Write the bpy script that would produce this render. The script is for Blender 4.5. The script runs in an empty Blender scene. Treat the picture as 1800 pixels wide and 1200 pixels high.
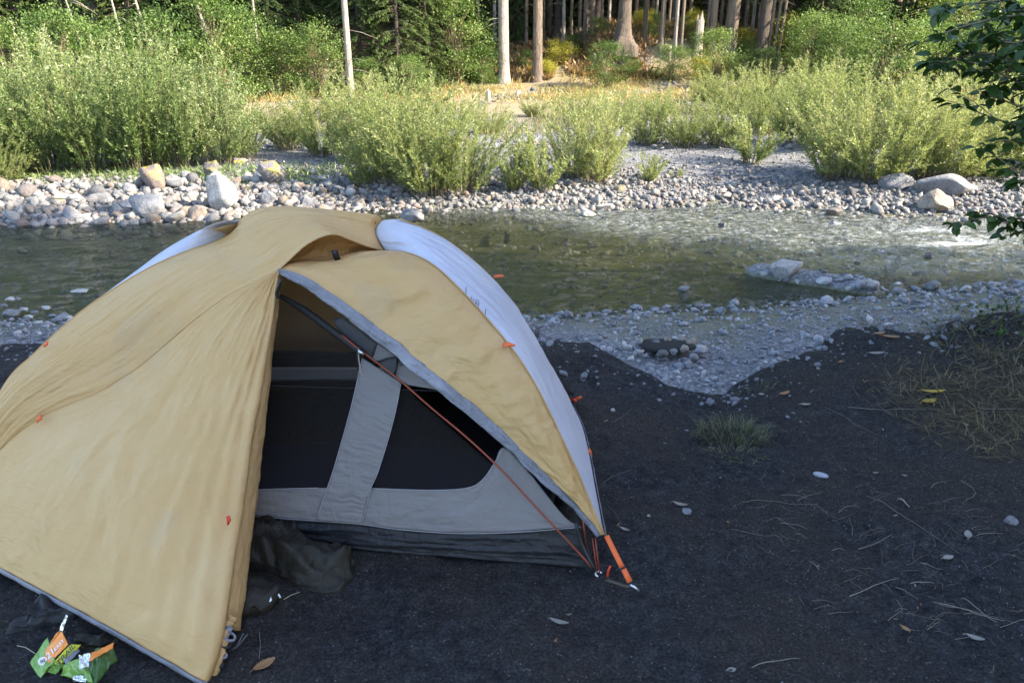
import bpy, math, random
import numpy as np
from mathutils import Vector, Matrix, noise, Euler
R = math.radians
random.seed(7); rng = np.random.default_rng(7)
S = bpy.context.scene
COL = S.collection

# ------------------------------------------------------------------ camera
PITCH = R(22); F = 1400.0; CAM = np.array([0, 0, 1.7])
cd = bpy.data.cameras.new('camera'); cam = bpy.data.objects.new('camera', cd); COL.objects.link(cam)
cd.sensor_width = 36; cd.lens = 28; cd.clip_end = 2000; cd.clip_start = 0.05
cam.location = CAM; cam.rotation_euler = (R(90) - PITCH, 0, 0)
S.camera = cam
def ray(px, py):
    a = (px - 900) / F; b = (600 - py) / F
    return np.array([a, math.cos(PITCH) + b * math.sin(PITCH), -math.sin(PITCH) + b * math.cos(PITCH)])
def at_y(px, py, y):
    d = ray(px, py); return CAM + d * (y / d[1])
def at_z(px, py, z):
    d = ray(px, py); return CAM + d * ((z - CAM[2]) / d[2])
def on_plane(px, py, a, b):            # vertical plane through ground points a, b
    d = ray(px, py); n = np.array([b[1] - a[1], -(b[0] - a[0]), 0.0])
    t = (n[0] * a[0] + n[1] * a[1]) / (n @ d); return CAM + d * t

# ------------------------------------------------------------------ object helpers
def tag(o, label=None, cat=None, group=None, kind=None):
    if label: o['label'] = label
    if cat: o['category'] = cat
    if group: o['group'] = group
    if kind: o['kind'] = kind
    return o
def empty(name, loc, label, cat, group=None, rz=0):
    o = bpy.data.objects.new(name, None); COL.objects.link(o)
    o.location = loc; o.rotation_euler = (0, 0, rz); o.empty_display_size = .1
    return tag(o, label, cat, group)
def mk_mesh(name, V, Fc, mat=None, smooth=True, attrs=None, uv=None):
    me = bpy.data.meshes.new(name)
    V = np.asarray(V, dtype=np.float32)
    if isinstance(Fc, np.ndarray):
        nf, k = Fc.shape
        me.vertices.add(len(V)); me.vertices.foreach_set('co', V.ravel())
        me.loops.add(nf * k); me.loops.foreach_set('vertex_index', Fc.astype(np.int32).ravel())
        me.polygons.add(nf); me.polygons.foreach_set('loop_start', np.arange(0, nf * k, k, dtype=np.int32))
        me.update(calc_edges=True); me.validate()
    else:
        me.from_pydata([tuple(map(float, v)) for v in V], [], Fc); me.update()
    if attrs:
        for k, a in attrs.items():
            a = np.asarray(a, dtype=np.float32)
            if a.ndim == 1:
                at = me.attributes.new(k, 'FLOAT', 'POINT'); at.data.foreach_set('value', a)
            else:
                at = me.attributes.new(k, 'FLOAT_COLOR', 'POINT')
                c = np.ones((len(a), 4), np.float32); c[:, :a.shape[1]] = a
                at.data.foreach_set('color', c.ravel())
    if smooth: me.polygons.foreach_set('use_smooth', np.ones(len(me.polygons), bool))
    if mat: me.materials.append(mat)
    return me
def link(name, me, parent=None, loc=None):
    o = bpy.data.objects.new(name, me); COL.objects.link(o)
    if parent is not None:
        o.parent = parent
    if loc is not None: o.location = loc
    return o
def part(name, V, Fc, mat, parent, smooth=True, attrs=None):
    """mesh given in world coordinates, parented to an Empty that has no rotation"""
    V = np.asarray(V, float).copy()
    if parent is not None:
        p = parent; off = np.zeros(3)
        while p is not None: off += np.array(p.location); p = p.parent
        V -= off
    return link(name, mk_mesh(name, V, Fc, mat, smooth, attrs), parent)

class MB:
    def __init__(s): s.V = []; s.F = []; s.n = 0
    def add(s, V, Fc):
        V = np.asarray(V, float); s.V.append(V)
        for f in Fc: s.F.append(tuple(int(i) + s.n for i in f))
        s.n += len(V); return s
    def tube(s, pts, rad, k=6):
        V, Fc = tube(pts, rad, k); return s.add(V, Fc)
    def get(s): return np.concatenate(s.V), s.F
def tube(pts, rad, k=6, cap=True):
    P = np.asarray(pts, float); n = len(P)
    r = np.broadcast_to(np.asarray(rad, float), (n,)) if np.ndim(rad) < 2 else rad
    T = np.gradient(P, axis=0); T /= np.linalg.norm(T, axis=1)[:, None] + 1e-9
    ref = np.array([0, 0, 1.0]) if abs(T[0][2]) < .9 else np.array([1.0, 0, 0])
    V = []
    for i in range(n):
        a = np.cross(T[i], ref); a /= np.linalg.norm(a) + 1e-9; b = np.cross(T[i], a)
        for j in range(k):
            t = 2 * math.pi * j / k
            V.append(P[i] + r[i] * (math.cos(t) * a + math.sin(t) * b))
    Fc = []
    for i in range(n - 1):
        for j in range(k):
            Fc.append((i * k + j, i * k + (j + 1) % k, (i + 1) * k + (j + 1) % k, (i + 1) * k + j))
    if cap:
        Fc.append(tuple(range(k))[::-1]); Fc.append(tuple((n - 1) * k + j for j in range(k)))
    return np.array(V), Fc
def ribbon(pts, w, thick=.002, up=(0, -1, .3)):
    """flat strap along pts"""
    P = np.asarray(pts, float); T = np.gradient(P, axis=0); T /= np.linalg.norm(T, axis=1)[:, None]
    up = np.asarray(up, float); V = []; n = len(P)
    for i in range(n):
        s_ = np.cross(T[i], up); s_ /= np.linalg.norm(s_); nn = np.cross(s_, T[i])
        for a, b in ((-1, -1), (1, -1), (1, 1), (-1, 1)):
            V.append(P[i] + s_ * a * w / 2 + nn * b * thick / 2)
    Fc = []
    for i in range(n - 1):
        for j in range(4): Fc.append((i * 4 + j, i * 4 + (j + 1) % 4, i * 4 + 4 + (j + 1) % 4, i * 4 + 4 + j))
    Fc += [(3, 2, 1, 0), tuple((n - 1) * 4 + j for j in range(4))]
    return np.array(V), Fc
def resample(P, n, smooth=True):
    P = np.asarray(P, float)
    if smooth and len(P) > 2:                      # Catmull-Rom
        Q = np.vstack([2 * P[0] - P[1], P, 2 * P[-1] - P[-2]]); out = []
        for i in range(1, len(Q) - 2):
            for t in np.linspace(0, 1, 12, endpoint=False):
                out.append(.5 * ((2 * Q[i]) + (-Q[i - 1] + Q[i + 1]) * t + (2 * Q[i - 1] - 5 * Q[i] + 4 * Q[i + 1] - Q[i + 2]) * t * t + (-Q[i - 1] + 3 * Q[i] - 3 * Q[i + 1] + Q[i + 2]) * t ** 3))
        out.append(P[-1]); P = np.array(out)
    d = np.r_[0, np.cumsum(np.linalg.norm(np.diff(P, axis=0), axis=1))]
    u = np.linspace(0, d[-1], n)
    return np.stack([np.interp(u, d, P[:, k]) for k in range(P.shape[1])], 1)
def grid_faces(nu, nv):
    i, j = np.meshgrid(np.arange(nu - 1), np.arange(nv - 1), indexing='ij')
    a = (i * nv + j).ravel(); return np.stack([a, a + nv, a + nv + 1, a + 1], 1)
def coons(B, T, L, Rr):
    """B,T: (nu,3) ; L,Rr: (nv,3) -> (nu,nv,3)"""
    nu, nv = len(B), len(L)
    u = np.linspace(0, 1, nu)[:, None, None]; v = np.linspace(0, 1, nv)[None, :, None]
    return ((1 - v) * B[:, None] + v * T[:, None] + (1 - u) * L[None] + u * Rr[None]
            - (1 - u) * (1 - v) * B[0] - u * (1 - v) * B[-1] - (1 - u) * v * T[0] - u * v * T[-1])
def normals(G):
    a = np.gradient(G, axis=0); b = np.gradient(G, axis=1); n = np.cross(a, b)
    return n / (np.linalg.norm(n, axis=2)[..., None] + 1e-9)

# numpy value noise (vectorised)
def _h(ix, iy, seed):
    n = (ix.astype(np.int64) * 374761393 + iy.astype(np.int64) * 668265263 + seed * 1442695041) & 0x7fffffff
    n = ((n ^ (n >> 13)) * 1274126177) & 0x7fffffff
    return ((n ^ (n >> 16)) & 0xffff) / 65535.0
def vnoise(x, y, seed=0):
    x = np.asarray(x, float); y = np.asarray(y, float)
    ix = np.floor(x); iy = np.floor(y); fx = x - ix; fy = y - iy
    fx = fx * fx * (3 - 2 * fx); fy = fy * fy * (3 - 2 * fy)
    a = _h(ix, iy, seed); b = _h(ix + 1, iy, seed); c = _h(ix, iy + 1, seed); d = _h(ix + 1, iy + 1, seed)
    return (a * (1 - fx) + b * fx) * (1 - fy) + (c * (1 - fx) + d * fx) * fy - .5
def fbm(x, y, o=4, seed=0):
    s = 0; a = 1; f = 1
    for k in range(o): s = s + a * vnoise(x * f + 17.3 * k, y * f - 9.1 * k, seed + k); a *= .5; f *= 2.03
    return s
def sstep(a, b, x):
    t = np.clip((x - a) / (b - a), 0, 1); return t * t * (3 - 2 * t)

# ------------------------------------------------------------------ materials
def new_mat(name):
    m = bpy.data.materials.new(name); m.use_nodes = True; nt = m.node_tree
    b = nt.nodes['Principled BSDF']; return m, nt, b
class NT:
    def __init__(s, nt): s.nt = nt
    def n(s, t, **kw):
        nd = s.nt.nodes.new(t)
        for k, v in kw.items():
            if k in ('inp',):
                for kk, vv in v.items():
                    if hasattr(vv, 'links') or isinstance(vv, bpy.types.NodeSocket): s.nt.links.new(vv, nd.inputs[kk])
                    else: nd.inputs[kk].default_value = vv
            else: setattr(nd, k, v)
        return nd
    def noise(s, vec, scale, detail=4, rough=.6, dist=0):
        return s.n('ShaderNodeTexNoise', inp={'Vector': vec, 'Scale': scale, 'Detail': detail, 'Roughness': rough, 'Distortion': dist}).outputs['Fac']
    def ramp(s, fac, stops, interp='LINEAR'):
        nd = s.n('ShaderNodeValToRGB', inp={'Fac': fac}); cr = nd.color_ramp; cr.interpolation = interp
        while len(cr.elements) < len(stops): cr.elements.new(.5)
        for e, (p, c) in zip(cr.elements, stops):
            e.position = p; e.color = (*c, 1) if len(c) == 3 else c
        return nd.outputs['Color']
    def mix(s, f, a, b, blend='MIX'):
        nd = s.n('ShaderNodeMix'); nd.data_type = 'RGBA'; nd.blend_type = blend
        for k, v in ((0, f), (6, a), (7, b)):
            if isinstance(v, bpy.types.NodeSocket): s.nt.links.new(v, nd.inputs[k])
            else: nd.inputs[k].default_value = v if k == 0 else ((*v, 1) if len(v) == 3 else v)
        return nd.outputs[2]
    def math(s, op, a, b=0, c=0, clamp=False):
        nd = s.n('ShaderNodeMath', operation=op); nd.use_clamp = clamp
        for k, v in enumerate((a, b, c)):
            if isinstance(v, bpy.types.NodeSocket): s.nt.links.new(v, nd.inputs[k])
            else: nd.inputs[k].default_value = v
        return nd.outputs[0]
    def bump(s, h, strength, dist=.01, normal=None):
        i = {'Height': h, 'Strength': strength, 'Distance': dist}
        if normal is not None: i['Normal'] = normal
        return s.n('ShaderNodeBump', inp=i).outputs['Normal']
    def coord(s, k='Object'): return s.n('ShaderNodeTexCoord').outputs[k]
    def attr(s, name, out='Fac'):
        return s.n('ShaderNodeAttribute', attribute_name=name).outputs[out]
    def vscale(s, v, sc):
        return s.n('ShaderNodeMapping', inp={'Vector': v, 'Scale': sc}).outputs['Vector']
    def l(s, a, b): s.nt.links.new(a, b)

def mat_plain(name, col, rough=.7, metal=0, bump=0, bscale=60, var=.15):
    m, nt, b = new_mat(name); t = NT(nt); co = t.coord()
    f = t.noise(co, bscale, 4)
    c = t.mix(f, tuple(x * (1 - var) for x in col), tuple(min(1, x * (1 + var)) for x in col))
    t.l(c, b.inputs['Base Color']); b.inputs['Roughness'].default_value = rough; b.inputs['Metallic'].default_value = metal
    if bump: t.l(t.bump(f, bump, .004), b.inputs['Normal'])
    return m
def mat_cloth(name, col, col2, rough=.6, trans=.25, tcol=None, bscale=9, bstr=.25, stain=None):
    m, nt, b = new_mat(name); t = NT(nt); co = t.coord()
    f1 = t.noise(co, 3.1, 5, .6); f2 = t.noise(t.vscale(co, (1, 1, 2.5)), 42, 5, .65, .6)
    c = t.mix(t.ramp(f1, [(.35, (0, 0, 0)), (.68, (1, 1, 1))]), col, col2)
    if stain:
        dn = t.noise(t.vscale(co, (1, 1, .55)), 4.3, 3, .5)
        c = t.mix(t.math('MULTIPLY', t.ramp(dn, [(.58, (0, 0, 0)), (.68, (1, 1, 1))]), .22), c, stain)
    b.inputs['Roughness'].default_value = rough
    b.inputs['Specular IOR Level'].default_value = .35
    t.l(c, b.inputs['Base Color'])
    f3 = t.noise(t.vscale(co, (1, 1, .5)), bscale, 4, .55, 1.2)
    f4 = t.noise(t.vscale(co, (.7, .7, 2.6)), 11, 3, .5, 1.6); nrm = t.bump(f3, bstr, .03); nrm = t.bump(f4, bstr * .9, .014, nrm); nrm = t.bump(f2, .25, .005, nrm); t.l(nrm, b.inputs['Normal'])
    tr = t.n('ShaderNodeBsdfTranslucent', inp={'Normal': nrm})
    t.l(t.mix(1.0, c, tcol or (1, .85, .6), 'MULTIPLY'), tr.inputs['Color'])
    mx = t.n('ShaderNodeMixShader', inp={0: trans, 1: b.outputs[0], 2: tr.outputs[0]})
    t.l(mx.outputs[0], nt.nodes['Material Output'].inputs[0])
    return m
def mat_leaf(name, stops, trans=.35, rough=.55, rnd=.35):
    m, nt, b = new_mat(name); t = NT(nt)
    ob = t.n('ShaderNodeObjectInfo').outputs['Random']
    v = t.math('ADD', t.math('MULTIPLY', t.attr('tint'), 1 - rnd), t.math('MULTIPLY', ob, rnd))
    c = t.ramp(v, stops); t.l(c, b.inputs['Base Color']); b.inputs['Roughness'].default_value = rough
    b.inputs['Specular IOR Level'].default_value = .45
    tr = t.n('ShaderNodeBsdfTranslucent'); t.l(t.mix(1.0, c, (1.0, 1.0, .7), 'MULTIPLY'), tr.inputs['Color'])
    mx = t.n('ShaderNodeMixShader', inp={0: trans, 1: b.outputs[0], 2: tr.outputs[0]})
    t.l(mx.outputs[0], nt.nodes['Material Output'].inputs[0]); return m
def mat_rock(name, stops, scale=6, moss=0):
    m, nt, b = new_mat(name); t = NT(nt); co = t.coord()
    ob = t.n('ShaderNodeObjectInfo').outputs['Random']
    v = t.math('FRACT', t.math('ADD', t.attr('tint'), ob))
    c = t.ramp(v, stops)
    n1 = t.noise(co, scale, 6, .7); n2 = t.noise(co, scale * 9, 4, .7)
    c = t.mix(.8, c, t.ramp(n1, [(.3, (.55, .55, .56)), (.7, (1.15, 1.12, 1.08))]), 'MULTIPLY')
    c = t.mix(.5, c, t.ramp(n2, [(.35, (.6, .6, .6)), (.65, (1.25, 1.25, 1.25))]), 'MULTIPLY')
    if moss:
        n3 = t.noise(co, 3.5, 4, .6)
        up = t.n('ShaderNodeSeparateXYZ', inp={0: t.n('ShaderNodeNewGeometry').outputs['Normal']}).outputs[2]
        f = t.math('MULTIPLY', t.ramp(n3, [(.46, (0, 0, 0)), (.56, (1, 1, 1))]), t.math('MULTIPLY_ADD', up, 1.2, .1, clamp=True))
        c = t.mix(f, c, (.30, .24, .03))
    vo = t.n('ShaderNodeTexVoronoi', feature='DISTANCE_TO_EDGE', inp={'Vector': t.mix(.25, co, t.n('ShaderNodeTexNoise', inp={'Vector': co, 'Scale': 4}).outputs['Color']), 'Scale': scale * .9}).outputs['Distance']
    crk = t.ramp(vo, [(0, (.45, .45, .45)), (.035, (1, 1, 1))]); c = t.mix(.55, c, crk, 'MULTIPLY')
    t.l(c, b.inputs['Base Color']); b.inputs['Roughness'].default_value = .85
    nrm = t.bump(n1, .8, .06); nrm = t.bump(n2, .7, .012, nrm); nrm = t.bump(crk, .3, .01, nrm); t.l(nrm, b.inputs['Normal'])
    return m
def mat_bark(name, a, b_, sc=1):
    m, nt, b = new_mat(name); t = NT(nt); co = t.coord(); v = t.vscale(co, (9 * sc, 9 * sc, 1.3 * sc))
    n = t.noise(v, 2.5, 6, .7, .5); n2 = t.noise(co, 1.3, 4)
    ob = t.n('ShaderNodeObjectInfo').outputs['Random']
    c = t.ramp(t.math('MULTIPLY_ADD', n2, .3, t.math('MULTIPLY', n, .7)), [(.33, a), (.62, b_)])
    c = t.mix(1.0, c, t.ramp(ob, [(0, (.75, .75, .78)), (1, (1.2, 1.15, 1.1))]), 'MULTIPLY')
    t.l(c, b.inputs['Base Color']); b.inputs['Roughness'].default_value = .9
    t.l(t.bump(n, 1.0, .08), b.inputs['Normal']); return m

M = {}
M['gold'] = mat_cloth('gold_nylon', (.66, .42, .17), (.70, .475, .22), .42, .26, (1, .78, .45), 6, .30, stain=(.50, .40, .26))
M['vent'] = mat_cloth('gold_vent', (.66, .40, .14), (.70, .44, .18), .45, .55, (1, .72, .36), 14, .4)
M['goldback'] = mat_cloth('gold_nylon_back', (.56, .42, .24), (.60, .46, .27), .5, .24, (1, .9, .7), 8, .3)
M['goldin'] = mat_cloth('gold_nylon_fold', (.62, .41, .18), (.68, .45, .20), .5, .3, (1, .66, .3), 14, .4)
M['white'] = mat_cloth('white_nylon', (.56, .57, .66), (.68, .69, .76), .45, .2, (.9, .9, 1), 7, .3)
M['hem'] = mat_cloth('grey_hem', (.15, .155, .18), (.30, .30, .34), .55, .05, (1, 1, 1), 30, .5)
M['greycloth'] = mat_cloth('grey_inner_cloth', (.205, .19, .185), (.235, .22, .215), .6, .12, (1, 1, 1), 12, .35)
M['tape'] = mat_plain('seam_tape', (.36, .35, .37), .7)
M['greydark'] = mat_cloth('dark_grey_inner', (.055, .055, .058), (.075, .075, .075), .6, .05, (1, 1, 1), 12, .3)
M['tub'] = mat_cloth('tub_floor', (.012, .012, .015), (.020, .020, .023), .5, .0, (1, 1, 1), 10, .5)
M['orange'] = mat_plain('orange_webbing', (.75, .14, .03), .6, 0, .2, 300)
M['pole_orange'] = mat_plain('orange_pole', (.28, .06, .03), .35, .3)
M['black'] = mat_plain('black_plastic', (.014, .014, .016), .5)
M['pole_black'] = mat_plain('black_sleeve', (.018, .018, .018), .7, 0, .3, 90)
M['metal'] = mat_plain('bright_metal', (.75, .76, .8), .3, .9)
M['cord'] = mat_plain('pale_cord', (.35, .30, .22), .8)
M['zip'] = mat_plain('red_zip_pull', (.65, .06, .02), .5)
M['mark'] = mat_plain('printed_mark', (.10, .10, .13), .6)
M['olive'] = mat_cloth('dark_olive_cloth', (.016, .0145, .010), (.028, .025, .018), .6, .0, (1, 1, 1), 12, .5)
M['strap'] = mat_plain('dark_brown_strap', (.07, .055, .04), .8, 0, .3, 200)
m, nt, b = new_mat('tent_mesh'); t = NT(nt)
b.inputs['Base Color'].default_value = (.035, .032, .03, 1); b.inputs['Roughness'].default_value = .8
tp = t.n('ShaderNodeBsdfTransparent')
mx = t.n('ShaderNodeMixShader', inp={0: .78, 1: b.outputs[0], 2: tp.outputs[0]}); t.l(mx.outputs[0], nt.nodes['Material Output'].inputs[0])
b.inputs['Specular IOR Level'].default_value = 0
M['mesh'] = m
ROCK = [(0, (.22, .22, .23)), (.18, (.33, .32, .30)), (.33, (.13, .14, .155)), (.5, (.27, .25, .23)), (.64, (.42, .41, .39)), (.78, (.17, .18, .20)), (.9, (.26, .205, .18)), (1, (.23, .23, .24))]
M['rock'] = mat_rock('river_rock', ROCK)
M['rockmoss'] = mat_rock('mossy_rock', ROCK, 5, 1)
M['rockwhite'] = mat_rock('pale_rock', [(0, (.46, .46, .45)), (1, (.38, .37, .35))], 4)
M['rocktan'] = mat_rock('tan_rock', [(0, (.32, .275, .225)), (1, (.28, .23, .19))], 4)
M['rockgrey'] = mat_rock('grey_rock', [(0, (.25, .26, .28)), (1, (.19, .20, .225))], 4)
M['rockdark'] = mat_rock('dark_rock', [(0, (.10, .11, .12)), (1, (.14, .13, .12))], 4)
M['gravel'] = mat_rock('bar_gravel', [(0, (.26, .28, .32)), (.3, (.38, .40, .44)), (.5, (.15, .16, .19)), (.7, (.52, .53, .55)), (.85, (.22, .22, .24)), (1, (.32, .33, .36))], 8)
M['charcoal'] = mat_plain('charcoal', (.012, .012, .012), .95, 0, .6, 60)
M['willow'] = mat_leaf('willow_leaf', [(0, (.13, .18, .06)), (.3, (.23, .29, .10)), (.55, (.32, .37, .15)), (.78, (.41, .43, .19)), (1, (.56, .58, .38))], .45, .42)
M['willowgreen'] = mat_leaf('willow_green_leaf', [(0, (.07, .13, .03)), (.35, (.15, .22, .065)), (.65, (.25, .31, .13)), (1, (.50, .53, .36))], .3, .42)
M['alder'] = mat_leaf('alder_leaf', [(0, (.05, .10, .025)), (.4, (.11, .19, .045)), (.75, (.20, .28, .08)), (1, (.34, .38, .13))], .35)
M['brightleaf'] = mat_leaf('yellow_leaf', [(0, (.26, .28, .03)), (.5, (.40, .40, .05)), (1, (.5, .46, .08))], .4)
M['needle'] = mat_leaf('needles', [(0, (.025, .05, .015)), (.5, (.05, .085, .022)), (1, (.10, .13, .035))], .2)
M['needlelit'] = mat_leaf('needles_lit', [(0, (.035, .07, .02)), (.5, (.08, .13, .035)), (1, (.17, .22, .07))], .25)  # needle colour raised to a sunlit green for the young firs
M['fern'] = mat_leaf('dry_fern', [(0, (.13, .13, .04)), (.4, (.25, .15, .07)), (.7, (.31, .20, .10)), (1, (.18, .21, .06))], .3)
M['nearleaf'] = mat_leaf('near_leaf', [(0, (.020, .048, .010)), (.5, (.048, .10, .018)), (1, (.10, .16, .028))], .35, .4)
M['drygrass'] = mat_leaf('dry_grass', [(0, (.07, .06, .03)), (.5, (.17, .13, .07)), (.8, (.09, .10, .03)), (1, (.24, .19, .11))], .2)
M['tuft'] = mat_leaf('green_tuft', [(0, (.07, .075, .04)), (.5, (.12, .13, .06)), (1, (.26, .22, .14))], .25)
M['bankgrass'] = mat_leaf('gold_grass', [(0, (.34, .26, .10)), (.5, (.46, .33, .13)), (.8, (.30, .30, .09)), (1, (.52, .36, .14))], .35)
M['flatgrass'] = mat_leaf('flat_grass', [(0, (.17, .18, .06)), (.5, (.30, .26, .11)), (.8, (.22, .24, .09)), (1, (.40, .33, .16))], .35)
M['twig'] = mat_plain('dry_twig', (.13, .11, .09), .9, 0, .5, 200, .4)
M['twigpale'] = mat_plain('pale_twig', (.21, .19, .16), .8, 0, .3, 200, .3)
M['deadleaf'] = mat_leaf('dead_leaf', [(0, (.28, .13, .05)), (1, (.42, .25, .12))], .2)
M['deadyellow'] = mat_leaf('dead_yellow_leaf', [(0, (.5, .33, .03)), (1, (.4, .3, .05))], .2)
M['deadpale'] = mat_leaf('dead_pale_leaf', [(0, (.30, .28, .24)), (1, (.22, .19, .16))], .1)
M['bark'] = mat_bark('conifer_bark', (.06, .048, .038), (.25, .20, .155))
M['barkpale'] = mat_bark('pale_bark', (.20, .175, .15), (.50, .45, .39), .8)
M['barkdark'] = mat_bark('dark_bark', (.03, .026, .022), (.10, .08, .065))
M['stem'] = mat_plain('willow_stem', (.20, .16, .09), .8)

# ------------------------------------------------------------------ terrain
LX = [-40, -12, -2.9, -1, .16, .45, .64, .84, 1.03, 1.2, 1.32, 1.55, 1.75, 1.94, 2.1, 2.39, 2.6, 2.8, 4, 12, 40]
LY = [4.6, 4.3, 4.2, 4.25, 4.3, 4.25, 3.98, 3.85, 3.78, 3.80, 3.93, 4.03, 4.12, 4.27, 4.3, 4.22, 4.36, 4.45, 4.7, 5.0, 6.0]
LZ = [0, 0, 0, 0, 0, 0, -.03, -.08, -.11, -.13, -.07, 0, .03, .065, .07, .055, .05, .09, .11, .19, .25]
NX = [-60, -5.45, -2, .2, 2.8, 3.6, 4.6, 6.2, 12, 60]; NY = [7.6, 7.9, 8.0, 8.1, 8.5, 8.65, 8.9, 9.2, 9.8, 10]
FX = [-60, -12, -7.9, -5.9, -3.5, -1.5, .9, 3.4, 4.9, 6.3, 10, 60]; FY = [11.5, 11.8, 12.1, 12.25, 12.75, 13.05, 13.25, 13.5, 13.1, 12.6, 12.2, 12]
def terrain(x, y):
    x = np.asarray(x, float); y = np.asarray(y, float)
    wob = .07 * fbm(x * 3.1, y * 0 + 3, 3, 5) + .05 * fbm(x * 11, y * 3, 3, 6)
    lip = np.interp(x, LX, LY) + wob; lz = np.interp(x, LX, LZ)
    rough = .05 * fbm(x * 1.1, y * 1.1, 3, 1) + .026 * fbm(x * 5, y * 5, 3, 2) + .022 * fbm(x * 15, y * 15, 3, 3) - .022 * np.clip(fbm(x * 4.1 + 7, y * 4.1, 2, 4) - .18, 0, .2) * 5 
    near = lz * sstep(2.4, 4.2, y) + rough * sstep(0, .5, lip - y + .25) * (.5 + .5 * sstep(1, 3.5, y))
    near = near + .22 * sstep(1.9, 3.4, x) * sstep(1.2, 3.0, y) * (1 - sstep(3.0, 4.3, y))
    # tent stands on a trodden level patch
    d = y - lip
    drop = .74 * np.logaddexp(0, d / .045) * .045
    # drop = softplus slope
    bank = near - np.maximum(drop, 0) + .03 * fbm(x * 4, y * 4, 3, 8) * sstep(0, .4, d)
    ns = np.interp(x, NX, NY) + .12 * fbm(x * .9, y * 0, 3, 11); fs = np.interp(x, FX, FY) + .22 * fbm(x * 1.1, y * 0 + 4, 3, 12)
    bar = -1.12 - .11 * sstep(5.2, 8.2, y) + .035 * fbm(x * 1.5, y * 1.5, 3, 9) - .05 * sstep(0, .35, y - ns + .3)
    h = np.maximum(bank, bar)
    inw = sstep(0, .9, y - ns) * sstep(0, .7, fs - y)
    h = h - .38 * inw + .05 * fbm(x * 2, y * 2, 3, 21) * inw
    # spit of stones
    ax, ay, bx, by = 3.15, 9.6, 4.15, 8.95
    tt = np.clip(((x - ax) * (bx - ax) + (y - ay) * (by - ay)) / ((bx - ax) ** 2 + (by - ay) ** 2), 0, 1)
    ds = np.hypot(x - ax - tt * (bx - ax), y - ay - tt * (by - ay))
    h = np.where(y > 8, np.maximum(h, -1.14 - .55 * np.maximum(ds - .08, 0) - 1.2 * np.maximum(ds - .2, 0)), h)
    far = -1.3 + .48 * (1 - np.exp(-np.maximum(y - fs, 0) / 1.6)) + .05 * fbm(x * .8, y * .8, 3, 31) * sstep(0, 2, y - fs) + .3 * np.minimum(y - fs, 0)
    rise = np.interp(y, [0, 20, 28, 31.5, 38, 60, 80, 140, 400], [0, 0, .1, .35, 1.95, 4.1, 9, 40, 90])
    cut = .95 * sstep(32.2, 33.3, y + .5 * fbm(x * .8, y * .8, 2, 41)) * sstep(2.6, 3.8, x) * (1 - .7 * sstep(6.8, 8.5, x)) * (1 - sstep(35, 39, y))
    far = far + rise + cut + .12 * fbm(x * .5, y * .5, 4, 33) * sstep(28, 34, y)
    return np.where(y > (fs - .7), np.maximum(far, h), h)
def Z(x, y): return float(terrain(np.array([x]), np.array([y]))[0])
def hit(px, py, tmax=60):
    d = ray(px, py); ts = np.arange(1.5, tmax, .02); P = CAM + ts[:, None] * d
    below = P[:, 2] < terrain(P[:, 0], P[:, 1])
    k = int(np.argmax(below)) if below.any() else len(ts) - 1
    return P[k]
ys = np.concatenate([np.arange(-60, -4, 4), np.arange(-4, .6, .2), np.arange(.6, 5, .022), np.arange(5, 10, .05), np.arange(10, 16, .08), np.arange(16, 40, .25), np.arange(40, 70, 1), np.arange(70, 400, 15)])
xs = np.concatenate([np.arange(-300, -60, 20), np.arange(-60, -14, 1), np.arange(-14, -3.2, .1), np.arange(-3.2, 3.6, .025), np.arange(3.6, 14, .1), np.arange(14, 60, 1), np.arange(60, 301, 20)])
X, Y = np.meshgrid(xs, ys, indexing='ij')
H = terrain(X, Y)
lipg = np.interp(X, LX, LY)
sand = 1 - sstep(1.0, 1.5, Y - lipg + .5 * fbm(X * 1.3, Y * 1.3, 3, 61))
ngrass = sstep(1.75, 2.3, X + .6 * fbm(X * 1.5, Y * 1.5, 3, 63)) * (1 - sstep(-.9, -.2, Y - lipg)) 
dry = sstep(19, 27, Y + 5 * fbm(X * .4, Y * .5, 3, 64)); lit = sstep(33, 35, Y + 2 * fbm(X * .4, Y * .4, 3, 65))
zone = np.stack([sand, dry, lit], -1).reshape(-1, 3)
m, nt, b = new_mat('ground_mix'); t = NT(nt); co = t.coord()
sep = t.n('ShaderNodeSeparateColor', inp={0: t.n('ShaderNodeAttribute', attribute_name='zone').outputs['Color']})
n_f = t.noise(co, 260, 3, .7); n_m = t.noise(co, 22, 6, .7); n_l = t.noise(co, 1.7, 5, .6)
c_s = t.ramp(n_m, [(.32, (.012, .012, .0135)), (.5, (.030, .030, .033)), (.68, (.056, .055, .058))])
c_s = t.mix(t.ramp(n_l, [(.4, (0, 0, 0)), (.62, (.8, .8, .8))]), c_s, (.044, .037, .031))
c_s = t.mix(.85, c_s, t.ramp(t.noise(co, 110, 5, .8), [(.38, (.35, .35, .35)), (.5, (.95, .95, .95)), (.64, (2.3, 2.25, 2.2))]), 'MULTIPLY')
speck = t.n('ShaderNodeTexVoronoi', inp={'Vector': co, 'Scale': 120})
sc_ = t.n('ShaderNodeSeparateColor', inp={0: speck.outputs['Color']}).outputs[0]
spm = t.math('MULTIPLY', t.math('GREATER_THAN', sc_, .965), t.math('LESS_THAN', speck.outputs['Distance'], .35))
c_s = t.mix(t.math('MULTIPLY', spm, .8), c_s, (.17, .17, .18))
ng = t.attr('neargrass')
c_s = t.mix(t.math('MULTIPLY', ng, t.ramp(n_m, [(.4, (.2, .2, .2)), (.6, (.9, .9, .9))])), c_s, (.075, .06, .038))
vor = t.n('ShaderNodeTexVoronoi', inp={'Vector': co, 'Scale': 28})
vor2 = t.n('ShaderNodeTexVoronoi', inp={'Vector': co, 'Scale': 75})
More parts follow.
